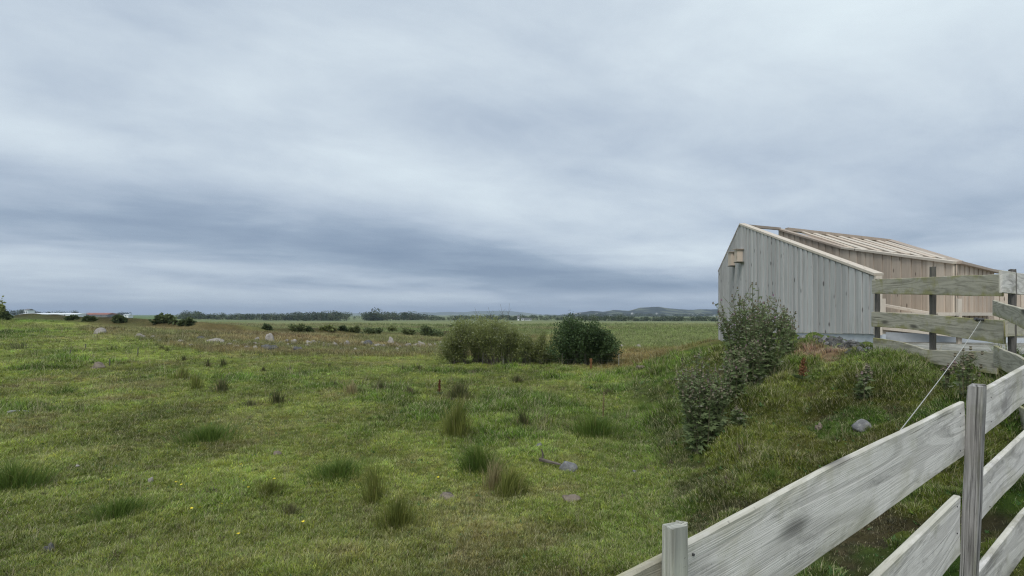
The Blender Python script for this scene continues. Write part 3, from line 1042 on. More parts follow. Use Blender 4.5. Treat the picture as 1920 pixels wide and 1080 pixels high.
# ------------------------------------------------------------------ distant buildings
def house(px, base, wpx, hpx, d, label, group=None, roofm='grey_roof', cat="house", name="house", wallm='white', wins=3, depth=8, rz=0.0, roofpx=None, zbase=None):
    w = wpx / F * d
    h = hpx / F * d
    x = (px - 960) / F * d
    zb = float(H(x, d)) if zbase is None else zbase
    top = EYE - (base - hpx - HOR) / F * d
    bot = min(zb, top - h) - .3
    rh = (roofpx / F * d) if roofpx else h * .4
    e = empty(name, (x, d, bot), label, cat, group)
    mb = MB()
    c_, s_ = math.cos(rz), math.sin(rz)

    def q(a, b2, z):
        return np.array((x + a * c_ - b2 * s_, d + a * s_ + b2 * c_, z))
    mb.prism([q(-w / 2, -depth / 2, bot), q(w / 2, -depth / 2, bot), q(w / 2, depth / 2, bot), q(-w / 2, depth / 2, bot)], (0, 0, top - rh - bot))
    mb.build("wall", M[wallm], e)
    mb = MB()
    t = top - rh + .01
    o_ = .3
    vs = [q(-w / 2 - o_, -depth / 2 - o_, t), q(w / 2 + o_, -depth / 2 - o_, t), q(w / 2 + o_, depth / 2 + o_, t), q(-w / 2 - o_, depth / 2 + o_, t), q(-w / 2 - o_, 0, top), q(w / 2 + o_, 0, top)]
    mb.add(vs, [(0, 1, 5, 4), (2, 3, 4, 5), (0, 4, 3), (1, 2, 5), (3, 2, 1, 0)])
    mb.build("roof", M[roofm], e)
    for k in range(wins):
        a = w * ((k + .5) / wins - .5)
        mb = MB()
        wz = max(.4, (top - rh - zb) * .3)
        mb.prism([q(a - .5, -depth / 2 - .05, top - rh - wz * 1.6), q(a + .5, -depth / 2 - .05, top - rh - wz * 1.6),
                  q(a + .5, -depth / 2 - .05, top - rh - wz * .6), q(a - .5, -depth / 2 - .05, top - rh - wz * .6)], (0, .04, 0))
        mb.build("window", M['pane'], e)
    return e


house(105, 592.3, 104, 5.2, 520, "long low white greenhouse on the horizon at the far left", None, 'white', "greenhouse", "greenhouse", 'white', 8, 20)
house(188, 591, 46, 4.5, 530, "low barn with a red roof right of the long white building", None, 'red_roof', "barn", "barn", 'grey_roof', 2, 14, roofpx=3.4)
house(213, 590.5, 22, 3.6, 540, "small grey roofed shed between the red roofed barn and the dark trees", None, 'grey_roof', "shed", "shed", 'grey_roof', 1, 10)
house(240, 592, 10, 2.4, 470, "tiny white shed below the dark round tree at the left", None, 'white', "shed", "shed", 'white', 1, 6)
house(55, 586, 7, 7, 540, "small white farmhouse among the trees at the far left", None, 'grey_roof', "house", "house", 'white', 2, 8)
for q, b2, w_, h_ in ((972, 600, 3.2, 8),):
    house(q, b2, w_, h_, 425, "narrow white tower house behind the pale willow bush", None, 'grey_roof', wins=1, depth=4)
house(990, 600.5, 12, 3.4, 430, "low pale hall behind the pale willow bush, right of the tower house", None, 'grey_roof', "hall", "hall", 'pale_wall', 3, 10)
house(980, 600, 5, 4, 432, "small white house between the tower house and the low hall", None, 'grey_roof', wins=1, depth=6)
G7 = ("small pale house among trees on the far hillside", "houses on the far hillside")
for k in range(42):
    q = rt.choice([rt.uniform(1075, 1120), rt.uniform(1110, 1200), rt.uniform(1230, 1345), rt.uniform(1290, 1345)])
    bs = rt.uniform(589, 597) if q > 1250 else rt.uniform(587.5, 593)
    house(q, bs, rt.uniform(1.6, 3.6), rt.uniform(1.1, 1.8), rt.uniform(1500, 1680), G7[0], G7[1], 'grey_roof', wallm='pale_wall', wins=1, depth=8, zbase=-4)


# ------------------------------------------------------------------ shrubs
def shrub(name, base, w, h, dep, nshoot, nleaf, leaf, mat, label, cat, seed, group=None, lw=.35, arch=.5, stemm='bark', low=.1, nstem=9, spread=1.0, twigs=True, prof=None):
    """many shoots fanning from a few stools; leaves sit along the shoots"""
    r = np.random.RandomState(seed)
    base = np.array(base, float)
    e = empty(name, tuple(base), label, cat, group)
    # lobed outline
    nlobe = max(3, int(w / h * 3))
    lobes = [(((q_ + .5) / nlobe - .5) * .84 * w + r.normal(0, .05) * w, r.uniform(-.3, .3) * dep, r.uniform(.5, 1.0) * h, r.uniform(.22, .42)) for q_ in range(nlobe)]
    lines, cs, ds, ls = [], [], [], []
    per = nleaf // nshoot
    for k in range(nshoot):
        lb = lobes[r.randint(nlobe)]
        root = base + np.array((lb[0] * .75 + r.normal(0, .05 * w), lb[1] * .75 + r.normal(0, .05 * dep), 0))
        a = r.uniform(0, 6.283)
        q = abs(r.normal(0, .75)) * lb[3]
        tip = base + np.array((lb[0] + math.cos(a) * q * h * 1.2 * spread, lb[1] + math.sin(a) * q * h * spread, 0))
        tip[0] = base[0] + np.clip(tip[0] - base[0], -w * .52, w * .52)
        ez = (tip[0] - base[0]) / (w * .56)
        hh = lb[2] * (1 - .55 * min(1, q * 1.35) ** 1.6) * max(.08, 1 - abs(ez) ** 2.5) ** .6 * (r.uniform(.5, 1.0) if k % 9 else r.uniform(1.0, 1.22))
        if prof:
            pf = np.interp((tip[0] - base[0]) / (w * .5), np.linspace(-1, 1, len(prof)), prof)
            hh = h * pf * (r.uniform(.45, 1.0) ** .6 if k % 8 else r.uniform(1.0, 1.12)) * (1 + .12 * float(fbm(tip[0] * 2.2, tip[1], 1, 2, seed)))
        tip[2] = base[2] + hh
        mid = (root + tip) / 2 + np.array((0, 0, hh * .14)) + r.normal(0, .05 * h, 3)
        T = np.linspace(0, 1, 6)[:, None]
        curve = root * (1 - T) ** 2 + mid * 2 * T * (1 - T) + tip * T ** 2
        curve[:, 2] = np.maximum(curve[:, 2], base[2] - .02)
        if k < nstem or (twigs and k % 3 == 0):
            lines.append((curve, (.02 if k < nstem else .008) * (h / 2) ** .5, .003))
        t = (low + (1.02 - low) * r.uniform(0, 1, per) ** .75)[:, None]
        pos = root * (1 - t) ** 2 + mid * 2 * t * (1 - t) + tip * t ** 2
        tang = unit(tip - root)
        pos += r.normal(0, .035 * h, (per, 3)) * (.5 + t)
        cs.append(pos)
        ds.append(tang * .7 + r.normal(0, .6, (per, 3)))
        ls.append(np.full(per, leaf) * r.uniform(.6, 1.3, per))
    cs, ds, ls = np.concatenate(cs), np.concatenate(ds), np.concatenate(ls)
    cs[:, 2] = np.maximum(cs[:, 2], base[2] + .01)
    arr_obj("foliage", [leaf_arrays(cs, ds, ls, ls * lw, r)], M[mat], e)
    tubes(lines, 4).build("stem", M[stemm], e)
    return e


def on_ground(px_, py_):
    g = gp(px_, py_)
    return g


def place_shrub(px_, py_, wpx, top, name, mat, label, seed, nshoot, nleaf, leaf, cat="bush", group=None, **kw):
    g = gp(px_, py_)
    d = g[1]
    w = wpx / F * d
    h = (py_ - top) / F * d
    return shrub(name, g, w, h, w * kw.pop('dr', .8), nshoot, nleaf, leaf, mat, label, cat, seed, group, **kw)


place_shrub(880, 681, 130, 599, "willow_bush", 'willow', "pale grey-green willow bush, left of the pair beside the dark bush", 1, 300, 30000, .085, lw=.30, low=.10, nstem=16, prof=[.3, .62, .92, 1, .95, .9, .8])
place_shrub(950, 683, 130, 606, "willow_bush", 'willow', "lower olive willow bush with bare slanting stems, touching the dark bush", 2, 280, 26000, .085, lw=.30, low=.15, nstem=24, prof=[.8, .95, 1, .92, .78, .62, .4])
place_shrub(1014, 681, 60, 626, "willow_bush", 'willow', "smallest pale willow bush squeezed between the slanting stemmed one and the dark bush", 4, 110, 9000, .085, lw=.30, low=.05, nstem=10)
place_shrub(1091, 683, 136, 602, "alder_bush", 'alder', "dense dark green bush at the edge of the pasture in the middle", 3, 300, 36000, .075, lw=.6, low=.04, nstem=10, prof=[.34, .66, .92, 1, .86, .88, .84, .62, .28])
# bare twigs rising over the willow
g0 = gp(930, 682)
tw = []
for q, tp, bx in ((915, 575, 922), (938, 570, 944), (955, 568, 950), (890, 576, 897)):
    d = g0[1]
    a, b2 = P(bx, 612, d), P(q, tp, d)
    tw.append(([a, (a + b2) / 2 + np.array((.03, 0, .05)), b2], .007, .003))
    for s in (-1, 1):
        m_ = a * .45 + b2 * .55
        tw.append(([m_, m_ + np.array((s * .12, 0.02, .2))], .004, .002))
o = tubes(tw, 4).build("bare_twig_bush", M['bark'])
setp(o, "thin bare twigs sticking up above the pale willow bush", "twigs")

FB = [(500.5, 618, 14, 608, 'shrub', "small round dark bush alone in the meadow, beyond the tallest white boulder"),
      (557, 622, 34, 610, 'shrub_pale', "green bush beyond the stones, just right of the small round bush"),
      (578, 622, 12, 614, 'shrub', "little bush at the right foot of the green bush beyond the stones"),
      (612, 620, 26, 609, 'willow', "loose pale bush between two green bushes beyond the stones"),
      (642, 620, 12, 611, 'shrub', "small bush at the right of the loose pale bush"),
      (665, 622, 22, 612, 'shrub_pale', "low bush at the left end of the long hedge-like bush"),
      (700, 628, 56, 613, 'shrub', "long dark hedge-like bush beyond the stones"),
      (735, 622, 18, 610, 'willow', "pale bush behind the right end of the long dark bush"),
      (765, 628, 28, 616, 'shrub_pale', "low olive bush left of the dark bush nearest the willow"),
      (806, 632, 50, 611, 'shrub', "dark broad bush just left of the pale willow"),
      (844, 614, 16, 610, 'shrub', "tiny far bush over the left shoulder of the willow"),
      (225, 605, 18, 595, 'shrub', "round dark bush in the bright field at the left"),
      (163, 602, 9, 596, 'shrub', "small bush in the bright field, left one of the close pair"),
      (174, 602, 7, 597, 'shrub', "small bush in the bright field, right one of the close pair"),
      (136, 600, 14, 593.5, 'shrub', "dark low bush below the long white building"),
      (312, 605, 40, 591, 'shrub', "large dark bush at the left end of the far wood"),
      (350, 610, 26, 600, 'shrub', "dark bush in front of the left end of the far wood"),
      (8, 600, 18, 585, 'shrub', "dark bush at the left edge of the picture")]
for k, (a, b2, w_, tp, mt, lb) in enumerate(FB):
    s_ = (b2 - HOR) / F
    place_shrub(a, b2, w_, tp, "bush", mt, lb, 30 + k, 60, 1500, .26 if b2 < 612 else .17, nstem=4, lw=.6, low=.02, twigs=False, dr=.7, prof=[.2] + [rt.uniform(.55, 1) for _ in range(4)] + [.25])
place_shrub(1, 600, 13, 555, "birch_tree", 'willow', "pale slender young tree cut by the left edge of the picture", 77, 30, 700, .22, cat="tree", nstem=5, lw=.5, low=.25, spread=.15)


# ------------------------------------------------------------------ thistles
def thistle(px_, py_, wpx, top, seed, label, nst, name="thistle", group=None, dens=26, leaf=.10, heads=1, d=None, lean=.35):
    r = np.random.RandomState(seed)
    g = gp(px_, py_)
    d = g[1]
    w, h = wpx / F * d, (py_ - top) / F * d
    e = empty(name, tuple(g), label, "thistle", group)
    lines, cs, ds, ls, hc, hd, hl = [], [], [], [], [], [], []
    for k in range(nst):
        a = r.uniform(0, 6.283)
        q = math.sqrt(r.uniform(0, 1)) * .5
        rt_ = g + np.array((math.cos(a) * q * w * .45, math.sin(a) * q * w * .4, 0))
        rt_[2] = float(H(rt_[0], rt_[1]))
        hh = h * r.uniform(.6, 1.04) * (1 - .55 * q)
        tip = g + np.array((math.cos(a) * q * w * 1.0, math.sin(a) * q * w * .9, 0)) + np.array((0, 0, hh))
        mid = (rt_ + tip) / 2 + np.array((0, 0, .05 * h))
        T = np.linspace(0, 1, 6)[:, None]
        cv = rt_ * (1 - T) ** 2 + mid * 2 * T * (1 - T) + tip * T ** 2
        lines.append((cv, .008, .003))
        t = r.uniform(.06, .97, dens)[:, None]
        ps = rt_ * (1 - t) ** 2 + mid * 2 * t * (1 - t) + tip * t ** 2
        ang = r.uniform(0, 6.283, dens)
        dv = np.stack([np.cos(ang), np.sin(ang), r.uniform(.0, .9, dens)], 1)
        cs.append(ps); ds.append(dv); ls.append(leaf * (1.45 - .9 * t[:, 0]) * r.uniform(.7, 1.3, dens))
        # side branches with heads
        for b_ in range(r.randint(3, 7)):
            tb_ = r.uniform(.55, .95)
            p0 = rt_ * (1 - tb_) ** 2 + mid * 2 * tb_ * (1 - tb_) + tip * tb_ ** 2
            an = r.uniform(0, 6.283)
            L_ = r.uniform(.06, .20) * h
            p1 = p0 + np.array((math.cos(an) * L_ * .7, math.sin(an) * L_ * .7, L_ * .8))
            lines.append(([p0, (p0 + p1) / 2 + (0, 0, -.01), p1], .004, .002))
            n2_ = 5
            tt = r.uniform(.1, 1, n2_)[:, None]
            cs.append(p0 * (1 - tt) + p1 * tt)
            an2 = r.uniform(0, 6.283, n2_)
            ds.append(np.stack([np.cos(an2), np.sin(an2), r.uniform(0, .8, n2_)], 1))
            ls.append(np.full(n2_, leaf * .55))
            for h_ in range(heads if r.uniform() < .6 else 0):
                hc.append(p1 + r.normal(0, .018, 3))
        for h_ in range(heads):
            hc.append(tip + r.normal(0, .02, 3))
    cs, ds, ls = np.concatenate(cs), np.concatenate(ds), np.concatenate(ls)
    arr_obj("foliage", [spiny_arrays(cs, ds, ls, ls * .45, r)], M['thistle'], e)
    tubes(lines, 4).build("stem", M['stem'], e)
    # heads: small ovoid bulbs with a tuft
    mb = MB()
    for c_ in hc:
        R_ = r.uniform(.010, .016)
        vs, fs = [], []
        for iz, (zz, rr) in enumerate(((0, .4), (.9, 1.0), (1.7, .5), (2.6, .85))):
            for kk in range(5):
                th = kk * 1.2566 + iz * .3
                vs.append(c_ + np.array((math.cos(th) * rr * R_, math.sin(th) * rr * R_, zz * R_)))
        for iz in range(3):
            for kk in range(5):
                fs.append((iz * 5 + kk, iz * 5 + (kk + 1) % 5, iz * 5 + 5 + (kk + 1) % 5, iz * 5 + 5 + kk))
        fs.append((15, 16, 17, 18, 19))
        mb.add(vs, fs)
    setp(mb.build("flower_head", M['thistle_head'], e), kind='stuff')
    return e


thistle(1412, 712, 140, 526, 11, "tallest dark thistle thicket standing before the grey wall", 58, dens=46)
thistle(1478, 668, 50, 575, 12, "slim thistle leaning out at the right side of the tallest thicket", 16, dens=24)
thistle(1412, 732, 62, 628, 13, "lower brownish thistle clump at the foot of the tallest thicket", 22)
thistle(1322, 832, 100, 655, 14, "broad grey thistle stand on the slope of the bank, nearest of the thickets", 38, dens=34)
thistle(1372, 750, 46, 650, 15, "thin thistle between the broad grey stand and the tallest thicket", 14)
thistle(1622, 752, 24, 690, 16, "small dried thistle alone on the bank below the bark chips", 5, dens=14)
thistle(1808, 752, 34, 648, 17, "tall thin thistle in front of the mossy corner fence", 6, dens=20, leaf=.06)
thistle(1776, 730, 28, 672, 18, "short thistle left of the tall thin one by the corner fence", 4, dens=16, leaf=.05)
thistle(1385, 800, 30, 760, 19, "low green thistle rosette right of the broad grey stand", 7, dens=14)


# ------------------------------------------------------------------ tussocks
def tussock(px_, py_, hpx, wpx, mat, label, seed, n=260, name="rush_tussock", cat="tussock", group=None, lean=.45, bw=.006, dens=1.0):
    r = np.random.RandomState(seed)
    g = gp(px_, py_)
    d = g[1]
    h, w = hpx / F * d, wpx / F * d
    n = int(n * dens * .62)
    a, q = r.uniform(0, 6.283, n), np.abs(r.normal(0, .52, n))
    rr = w * .5 * (1.5 if mat == 'lush' else .95)
    b0 = np.stack([g[0] + np.cos(a) * q * rr, g[1] + np.sin(a) * q * rr, np.zeros(n)], 1)
    b0[:, 2] = H(b0[:, 0], b0[:, 1]) - .01
    hh = h * np.where(r.uniform(0, 1, n) < .55, r.uniform(.18, .55, n), r.uniform(.6, 1.08, n)) * np.clip(1.08 - .55 * q, .25, 1.1)
    aa = a + r.normal(0, .5, n)
    hh = hh * (1 + .35 * fbm(b0[:, 0] * 3, b0[:, 1] * 3, w * 1.2, 2, seed))
    sk = r.normal(0, .10, 2) * h
    L = (q * w * .18 + hh * lean * r.uniform(-.3, 1.1, n))[:, None] * np.stack([np.cos(aa), np.sin(aa)], 1)
    wd = np.full(n, max(bw, .0010 * d)) * r.uniform(.5, 1.5, n)
    arr = blade_arrays(b0, L + sk * (hh / h)[:, None], hh, wd, r)
    o = arr_obj(name, [arr], M[mat], None, tuple(g))
    setp(o, label, cat, group)
    return o


TUS = [(340, 712, 34, 34, 'rush', "bushy olive rush tussock, left of a touching pair in the left pasture"),
       (368, 728, 38, 30, 'rush', "looser rush tussock, right and nearer of the touching pair"),
       (415, 734, 30, 36, 'rush_dark', "brownish rush tussock right of the touching pair"),
       (390, 688, 18, 14, 'rush_dark', "small faint rush tussock beside the narrow dark one"),
       (418, 688, 26, 15, 'rush_dark', "narrow upright dark rush tussock below the sedge belt"),
       (345, 676, 14, 8, 'rush_dark', "tiny dark tuft above the touching pair of tussocks"),
       (856, 817, 78, 62, 'rush', "big upright olive rush tussock in the middle of the pasture"),
       (981, 797, 32, 36, 'rush_dark', "small dark rush tussock right of the big olive one"),
       (926, 915, 92, 40, 'straw', "tall straw coloured grass tuft with upright dead stalks"),
       (955, 925, 62, 62, 'rush', "rush tussock leaning right against the straw coloured tuft"),
       (700, 940, 95, 50, 'rush', "tall loose grass tuft left of the drooping one in the centre foreground"),
       (745, 985, 70, 85, 'rush', "wide drooping yellow-green tuft in the centre foreground"),
       (520, 756, 32, 34, 'rush_dark', "dark tuft with a bent stalk in the centre left pasture"),
       (660, 737, 32, 34, 'straw', "pale straw tuft on the centre left pasture"),
       (712, 733, 34, 40, 'rush_dark', "grey-green rush tussock right of the pale straw tuft"),
       (768, 738, 22, 26, 'rush_dark', "low thin tussock left of the dark red dock"),
       (860, 748, 34, 60, 'rush_dark', "reddish-green rough tuft behind the big olive tussock"),
       (36, 655, 18, 50, 'rush_dark', "wide low brown tussock near the left edge"),
       (122, 738, 14, 42, 'lush', "low bright green tuft near the left side of the pasture"),
       (390, 822, 34, 90, 'lush', "wide dark green lush patch tuft in the left pasture"),
       (632, 890, 34, 100, 'lush', "wide bright green tuft left of the drooping foreground tuft"),
       (28, 915, 60, 80, 'lush', "tall dark green tuft cut by the left edge in the foreground"),
       (222, 965, 34, 80, 'lush', "green leafy tuft in the left foreground"),
       (506, 925, 34, 90, 'rush', "olive tuft beside yellow flowers in the left foreground"),
       (1115, 815, 44, 84, 'lush', "weedy green tuft at the foot of the bank"),
       (470, 762, 18, 44, 'rush_dark', "brown low tuft left of the bent stalk tuft"),
       (545, 962, 26, 46, 'rush_dark', "brownish matted tuft below the yellow flowers"),
       (1448, 900, 24, 40, 'lush', "small green tuft on the bank behind the long pale board"),
       (1205, 770, 16, 50, 'lush', "flat green tuft on the toe of the bank"),
       (900, 880, 50, 60, 'lush', "fresh green tuft left of the straw coloured tuft"),
       (970, 716, 14, 34, 'rush_dark', "low dark tuft beyond the middle tussocks"),
       (1140, 740, 18, 26, 'rush_dark', "sparse dark tuft near the rusty stake"),
       (755, 693, 10, 18, 'rush_dark', "flat dark tuft left of another, below the long dark bush"),
       (785, 693, 11, 20, 'rush_dark', "flat dark tuft right of another, below the long dark bush"),
       (494, 696, 9, 12, 'rush_dark', "tiny dark round tuft in the far pasture left of centre"),
       (303, 655, 14, 10, 'rush_dark', "thin dark tuft standing in the brown belt at the left"),
       (315, 658, 13, 8, 'rush', "thin olive tuft standing beside the dark one in the brown belt"),
       (618, 690, 14, 6, 'rush_dark', "single thin dark tuft in the far pasture near the middle")]
for k, (a, b2, h_, w_, mt, lb) in enumerate(TUS):
    big = (1800 if mt == 'lush' else 1000) if w_ > 55 else 380
    tussock(a, b2, h_, w_, mt, lb, 200 + k, n=big if b2 > 700 else 140, lean=.8 if mt in ('lush',) else .42, dens=1.4 if b2 > 780 else 1,
            name="rush_tussock" if mt.startswith('rush') else ("straw_tussock" if mt == 'straw' else "grass_tussock"))


# ------------------------------------------------------------------ docks, flowers
def dock(px_, py_, hpx, mat, label, seed, w=.03):
    r = np.random.RandomState(seed)
    g = gp(px_, py_)
    d = g[1]
    h = hpx / F * d
    e = empty("dock_plant", tuple(g), label, "dock plant")
    tip = g + np.array((.02, 0, h))
    lines = [([g, (g + tip) / 2 + (.01, 0, 0), tip], .006, .003)]
    n = 420
    t = r.uniform(.25, 1, n)
    a = r.uniform(0, 6.283, n)
    rr = r.uniform(0, 1, n) * w * (1.3 - t)
    c = g + (tip - g) * t[:, None] + np.stack([np.cos(a) * rr, np.sin(a) * rr, np.zeros(n)], 1)
    arr_obj("seed_head", [leaf_arrays(c, r.normal(size=(n, 3)), .02, .016, r)], M[mat], e)
    tubes(lines, 4).build("stem", M['dock_brown'], e)
    n = 8
    a = r.uniform(0, 6.283, n)
    arr_obj("leaf", [leaf_arrays(np.repeat(g[None], n, 0) + (0, 0, .03), np.stack([np.cos(a), np.sin(a), np.full(n, .6)], 1), .16, .05, r)], M['shrub'], e)
    return e


dock(823, 742, 30, 'dock', "dark red dock seed stalk standing in the middle pasture", 1, .05)
dock(1504, 716, 44, 'dock_brown', "rusty brown dock stalk on the bank below the grey wall", 2, .06)
dock(1130, 795, 60, 'straw', "thin pale brown dock stalk at the foot of the bank", 3, .012)

FL = [(447, 905), (452, 912), (515, 907), (466, 925), (452, 902), (326, 915), (412, 958), (359, 964), (378, 964), (447, 1016), (570, 990), (821, 905), (345, 918), (455, 880),
      (158, 866), (695, 945), (205, 912), (585, 922)]
fl0 = None
for q, w_ in FL:
    g = gp(q, w_)
    if fl0 is None:
        mb = MB()
        mb.add([(-.001, 0, -.02), (.001, 0, -.02), (.001, 0, .055), (-.001, 0, .055)], [(0, 1, 2, 3)])
        for k in range(5):
            a = k * 1.2566
            c_, s_ = math.cos(a), math.sin(a)
            mb.add([(0, 0, .055), (c_ * .009 - s_ * .006, s_ * .009 + c_ * .006, .062), (c_ * .014, s_ * .014, .064), (c_ * .009 + s_ * .006, s_ * .009 - c_ * .006, .062)], [(0, 1, 2, 3)], m=1)
        fl0 = mesh_obj("buttercup", mb.v, mb.f, None, origin=(0, 0, 0), mats=[M['stem'], M['yellow']], fmat=mb.fm)
        fo = fl0
    else:
        fo = fl0.copy()
        COL.objects.link(fo)
    fo.location = tuple(g)
    fo.rotation_euler = (rs.uniform(-.5, .1), rs.uniform(-.4, .4), rs.uniform(0, 6.28))
    fo.scale = (1.1, 1.1, 1.1)
    setp(fo, "tiny yellow flower in the foreground grass", "flower", "yellow flowers in the foreground grass")


# ------------------------------------------------------------------ stones
def rock(px_, py_, wpx, hpx, mat, label, seed, name="boulder", group=None, cat="boulder", flat=1.0, sub=3, rough=.42):
    import bmesh
    g = gp(px_, py_)
    d = g[1]
    w, h = wpx / F * d * .9, hpx / F * d * .9
    bm = bmesh.new()
    bmesh.ops.create_icosphere(bm, subdivisions=sub, radius=1)
    r = np.random.RandomState(seed)
    off = r.uniform(0, 50, 2)
    planes = [(unit(r.normal(size=3)), r.uniform(.62, .9)) for _ in range(9)]
    for v in bm.verts:
        p = np.array(v.co)
        for nn, dd in planes:
            t = p @ nn
            if t > dd:
                p = p - nn * (t - dd) * .85
        k = 1 + rough * float(fbm(p[0] * 1.3 + off[0] + p[2], p[1] * 1.3 + off[1] - p[2] * .7, .8, 3, seed))
        p = p * k
        v.co = (p[0] * w * .56, p[1] * w * .45, (p[2] * .95 + .05) * h)
    for f in bm.faces:
        f.smooth = False if sub < 3 else True
    me = bpy.data.meshes.new(name)
    bm.to_mesh(me)
    bm.free()
    me.materials.append(M[mat])
    o = bpy.data.objects.new(name, me)
    COL.objects.link(o)
    o.location = tuple(g)
    setp(o, label, cat, group)
    return o


GB = "pale boulders scattered through the brown sedge belt"
rock(186, 626, 21, 11, 'rock_pale', "large rounded pale boulder at the left end of the stony belt", 1)
rock(505, 641, 15, 16, 'rock_pale', "tallest upright whitish boulder in the stony belt", 2)
rock(406, 643, 34, 10, 'rock_pale', "wide low grey boulder left of the tallest whitish boulder", 3)
rock(733, 645, 15, 13, 'rock_pale', "rounded upright boulder in the right half of the stony belt", 4)
rock(504, 655, 30, 9, 'rock_dark', "dark heap of stone just below the tallest whitish boulder", 5)
rock(560, 656, 20, 8, 'rock_dark', "dark stone heap right of and below the tallest whitish boulder", 6)
rock(375, 636, 16, 6, 'rock_dark', "low dark rock behind the wide grey boulder", 7)
rock(691, 647, 18, 8, 'rock_dark', "dark boulder in the right half of the stony belt", 8)
for k, (a, b2, w_, h_) in enumerate([(261, 632, 14, 7), (268, 633, 10, 7), (285, 633, 10, 5), (340, 642, 12, 6), (482, 639, 12, 8), (464, 652, 12, 5), (478, 653, 9, 5), (515, 655, 9, 6),
                                     (537, 641, 9, 7), (551, 643, 13, 9), (526, 643, 7, 4), (578, 644, 12, 6), (588, 642, 9, 6), (606, 646, 8, 4), (627, 647, 9, 5), (650, 646, 13, 9),
                                     (665, 657, 10, 5), (680, 644, 8, 7), (707, 649, 20, 6), (720, 650, 8, 5), (745, 648, 8, 5), (765, 649, 16, 7), (778, 648, 10, 5), (790, 648, 15, 9), (697, 655, 9, 5),
                                     (808, 650, 9, 5), (640, 655, 8, 4), (826, 645, 8, 6), (445, 650, 10, 4), (430, 647, 9, 5), (298, 640, 8, 4), (359, 648, 8, 4)]):
    rock(a, b2, w_, h_, 'rock_pale', "smaller pale boulder among the many in the brown sedge belt", 20 + k, group=GB, sub=2)
rb_ = random.Random(9)
for k in range(60):
    a = rb_.uniform(430, 830)
    rock(a, rb_.gauss(649, 4) - (830 - a) * .006, rb_.uniform(4, 9), rb_.uniform(2.5, 5), rb_.choice(['rock_pale', 'rock_pale', 'rock_pink']), "small half-buried stone of the low rubble strip in the sedge", 300 + k,
         "stone", "small stones of the rubble strip", "stone", sub=2)
rock(1165, 651, 11, 5, 'rock_pale', "pale stone in the brown patch right of the dark bush, left one", 61, sub=2)
rock(1197, 651, 10, 6, 'rock_pale', "pale stone in the brown patch right of the dark bush, right one", 62, sub=2)
rock(1202, 690, 20, 5, 'rock_pink', "flat pinkish stone at the near edge of the brown patch", 63)
rock(184, 690, 22, 9, 'rock_pink', "weathered stone half grown over in the left pasture", 64, "stone", None, "stone")
rock(1067, 880, 34, 18, 'rock_grey', "blue-grey faceted stone beside the fallen branch", 165, "stone", None, "stone", rough=.18)
rock(1011, 838, 13, 8, 'rock_grey', "small grey stone behind the fallen branch", 66, "stone", None, "stone")
rock(836, 934, 44, 8, 'rock_pink', "flat brownish stone in the grass left of the straw tuft", 67, "stone", None, "stone")
rock(1071, 938, 34, 11, 'rock_pink', "brownish stone in the grass below the fallen branch", 69, "stone", None, "stone")
rock(1190, 887, 12, 6, 'rock_grey', "small dark stone at the foot of the bank", 70, "stone", None, "stone")
rock(1614, 803, 34, 17, 'rock_grey', "large grey stone embedded in the bank behind the fence", 171, "stone", None, "stone", rough=.18)
rock(1537, 803, 16, 10, 'rock_pink', "small brown stone on the bank left of the large grey one", 72, "stone", None, "stone")
rock(283, 905, 10, 9, 'rock_pale', "small pale stone in the left foreground grass", 73, "stone", None, "stone")
rock(95, 1033, 17, 14, 'rock_dark', "small dark stone in the bottom left corner grass", 74, "stone", None, "stone")
rock(146, 876, 11, 5, 'rock_pale', "little whitish stone at the left of the foreground", 75, "stone", None, "stone")
rock(519, 852, 14, 7, 'rock_pink', "pinkish pebble in the grass left of the wide bright green tuft", 76, "stone", None, "stone")
# branch lying by the stone
g = gp(1018, 868)
d = g[1]
q1_, q2_, q3_ = gp(1012, 872), gp(1034, 876), gp(1052, 880)
bl = [([q1_ + (0, 0, .07), q2_ + (0, 0, .06), q3_ + (0, 0, .055)], .026, .014),
      ([q1_ + (.03, 0, .05), q1_ + (.04, .01, .14), q1_ + (.02, .01, .20)], .015, .008)]
o = tubes(bl, 6).build("fallen_branch", M['bark'])
setp(o, "broken brown branch with an upright stub beside the blue-grey stone", "branch")
g = gp(30, 778)
d = g[1]
o = tubes([([gp(14, 779) + (0, 0, .06), gp(30, 777) + (0, 0, .07), gp(54, 778) + (0, 0, .06)], .022, .012)], 6).build("fallen_branch", M['wire'])
setp(o, "bleached stick lying in the grass near the left edge", "branch")
# rubble at the foot of the wall
RB = [(1545, 636, 14, 8), (1556, 637, 16, 9), (1569, 640, 20, 12), (1580, 642, 14, 9), (1589, 650, 26, 18), (1603, 651, 22, 13), (1613, 658, 18, 10), (1623, 660, 14, 8), (1532, 634, 16, 6), (1505, 632, 18, 6), (1595, 660, 18, 9), (1538, 640, 14, 7), (1550, 644, 12, 7), (1562, 646, 15, 8), (1575, 650, 14, 8), (1598, 642, 16, 10), (1608, 645, 14, 9), (1618, 650, 16, 9), (1630, 656, 14, 8), (1520, 637, 13, 6), (1606, 665, 13, 7)]
for k, (a, b2, w_, h_) in enumerate(RB):
    g = P(a, b2, 9.2 + (1640 - a) * .008)
    o = rock(a, b2 + 2, w_, h_, 'rock_dark' if k % 3 else 'rock_grey', "dark broken stone in the rubble at the foot of the grey wall", 90 + k, "rubble_stone", "rubble stones at the wall foot", "stone", sub=2)


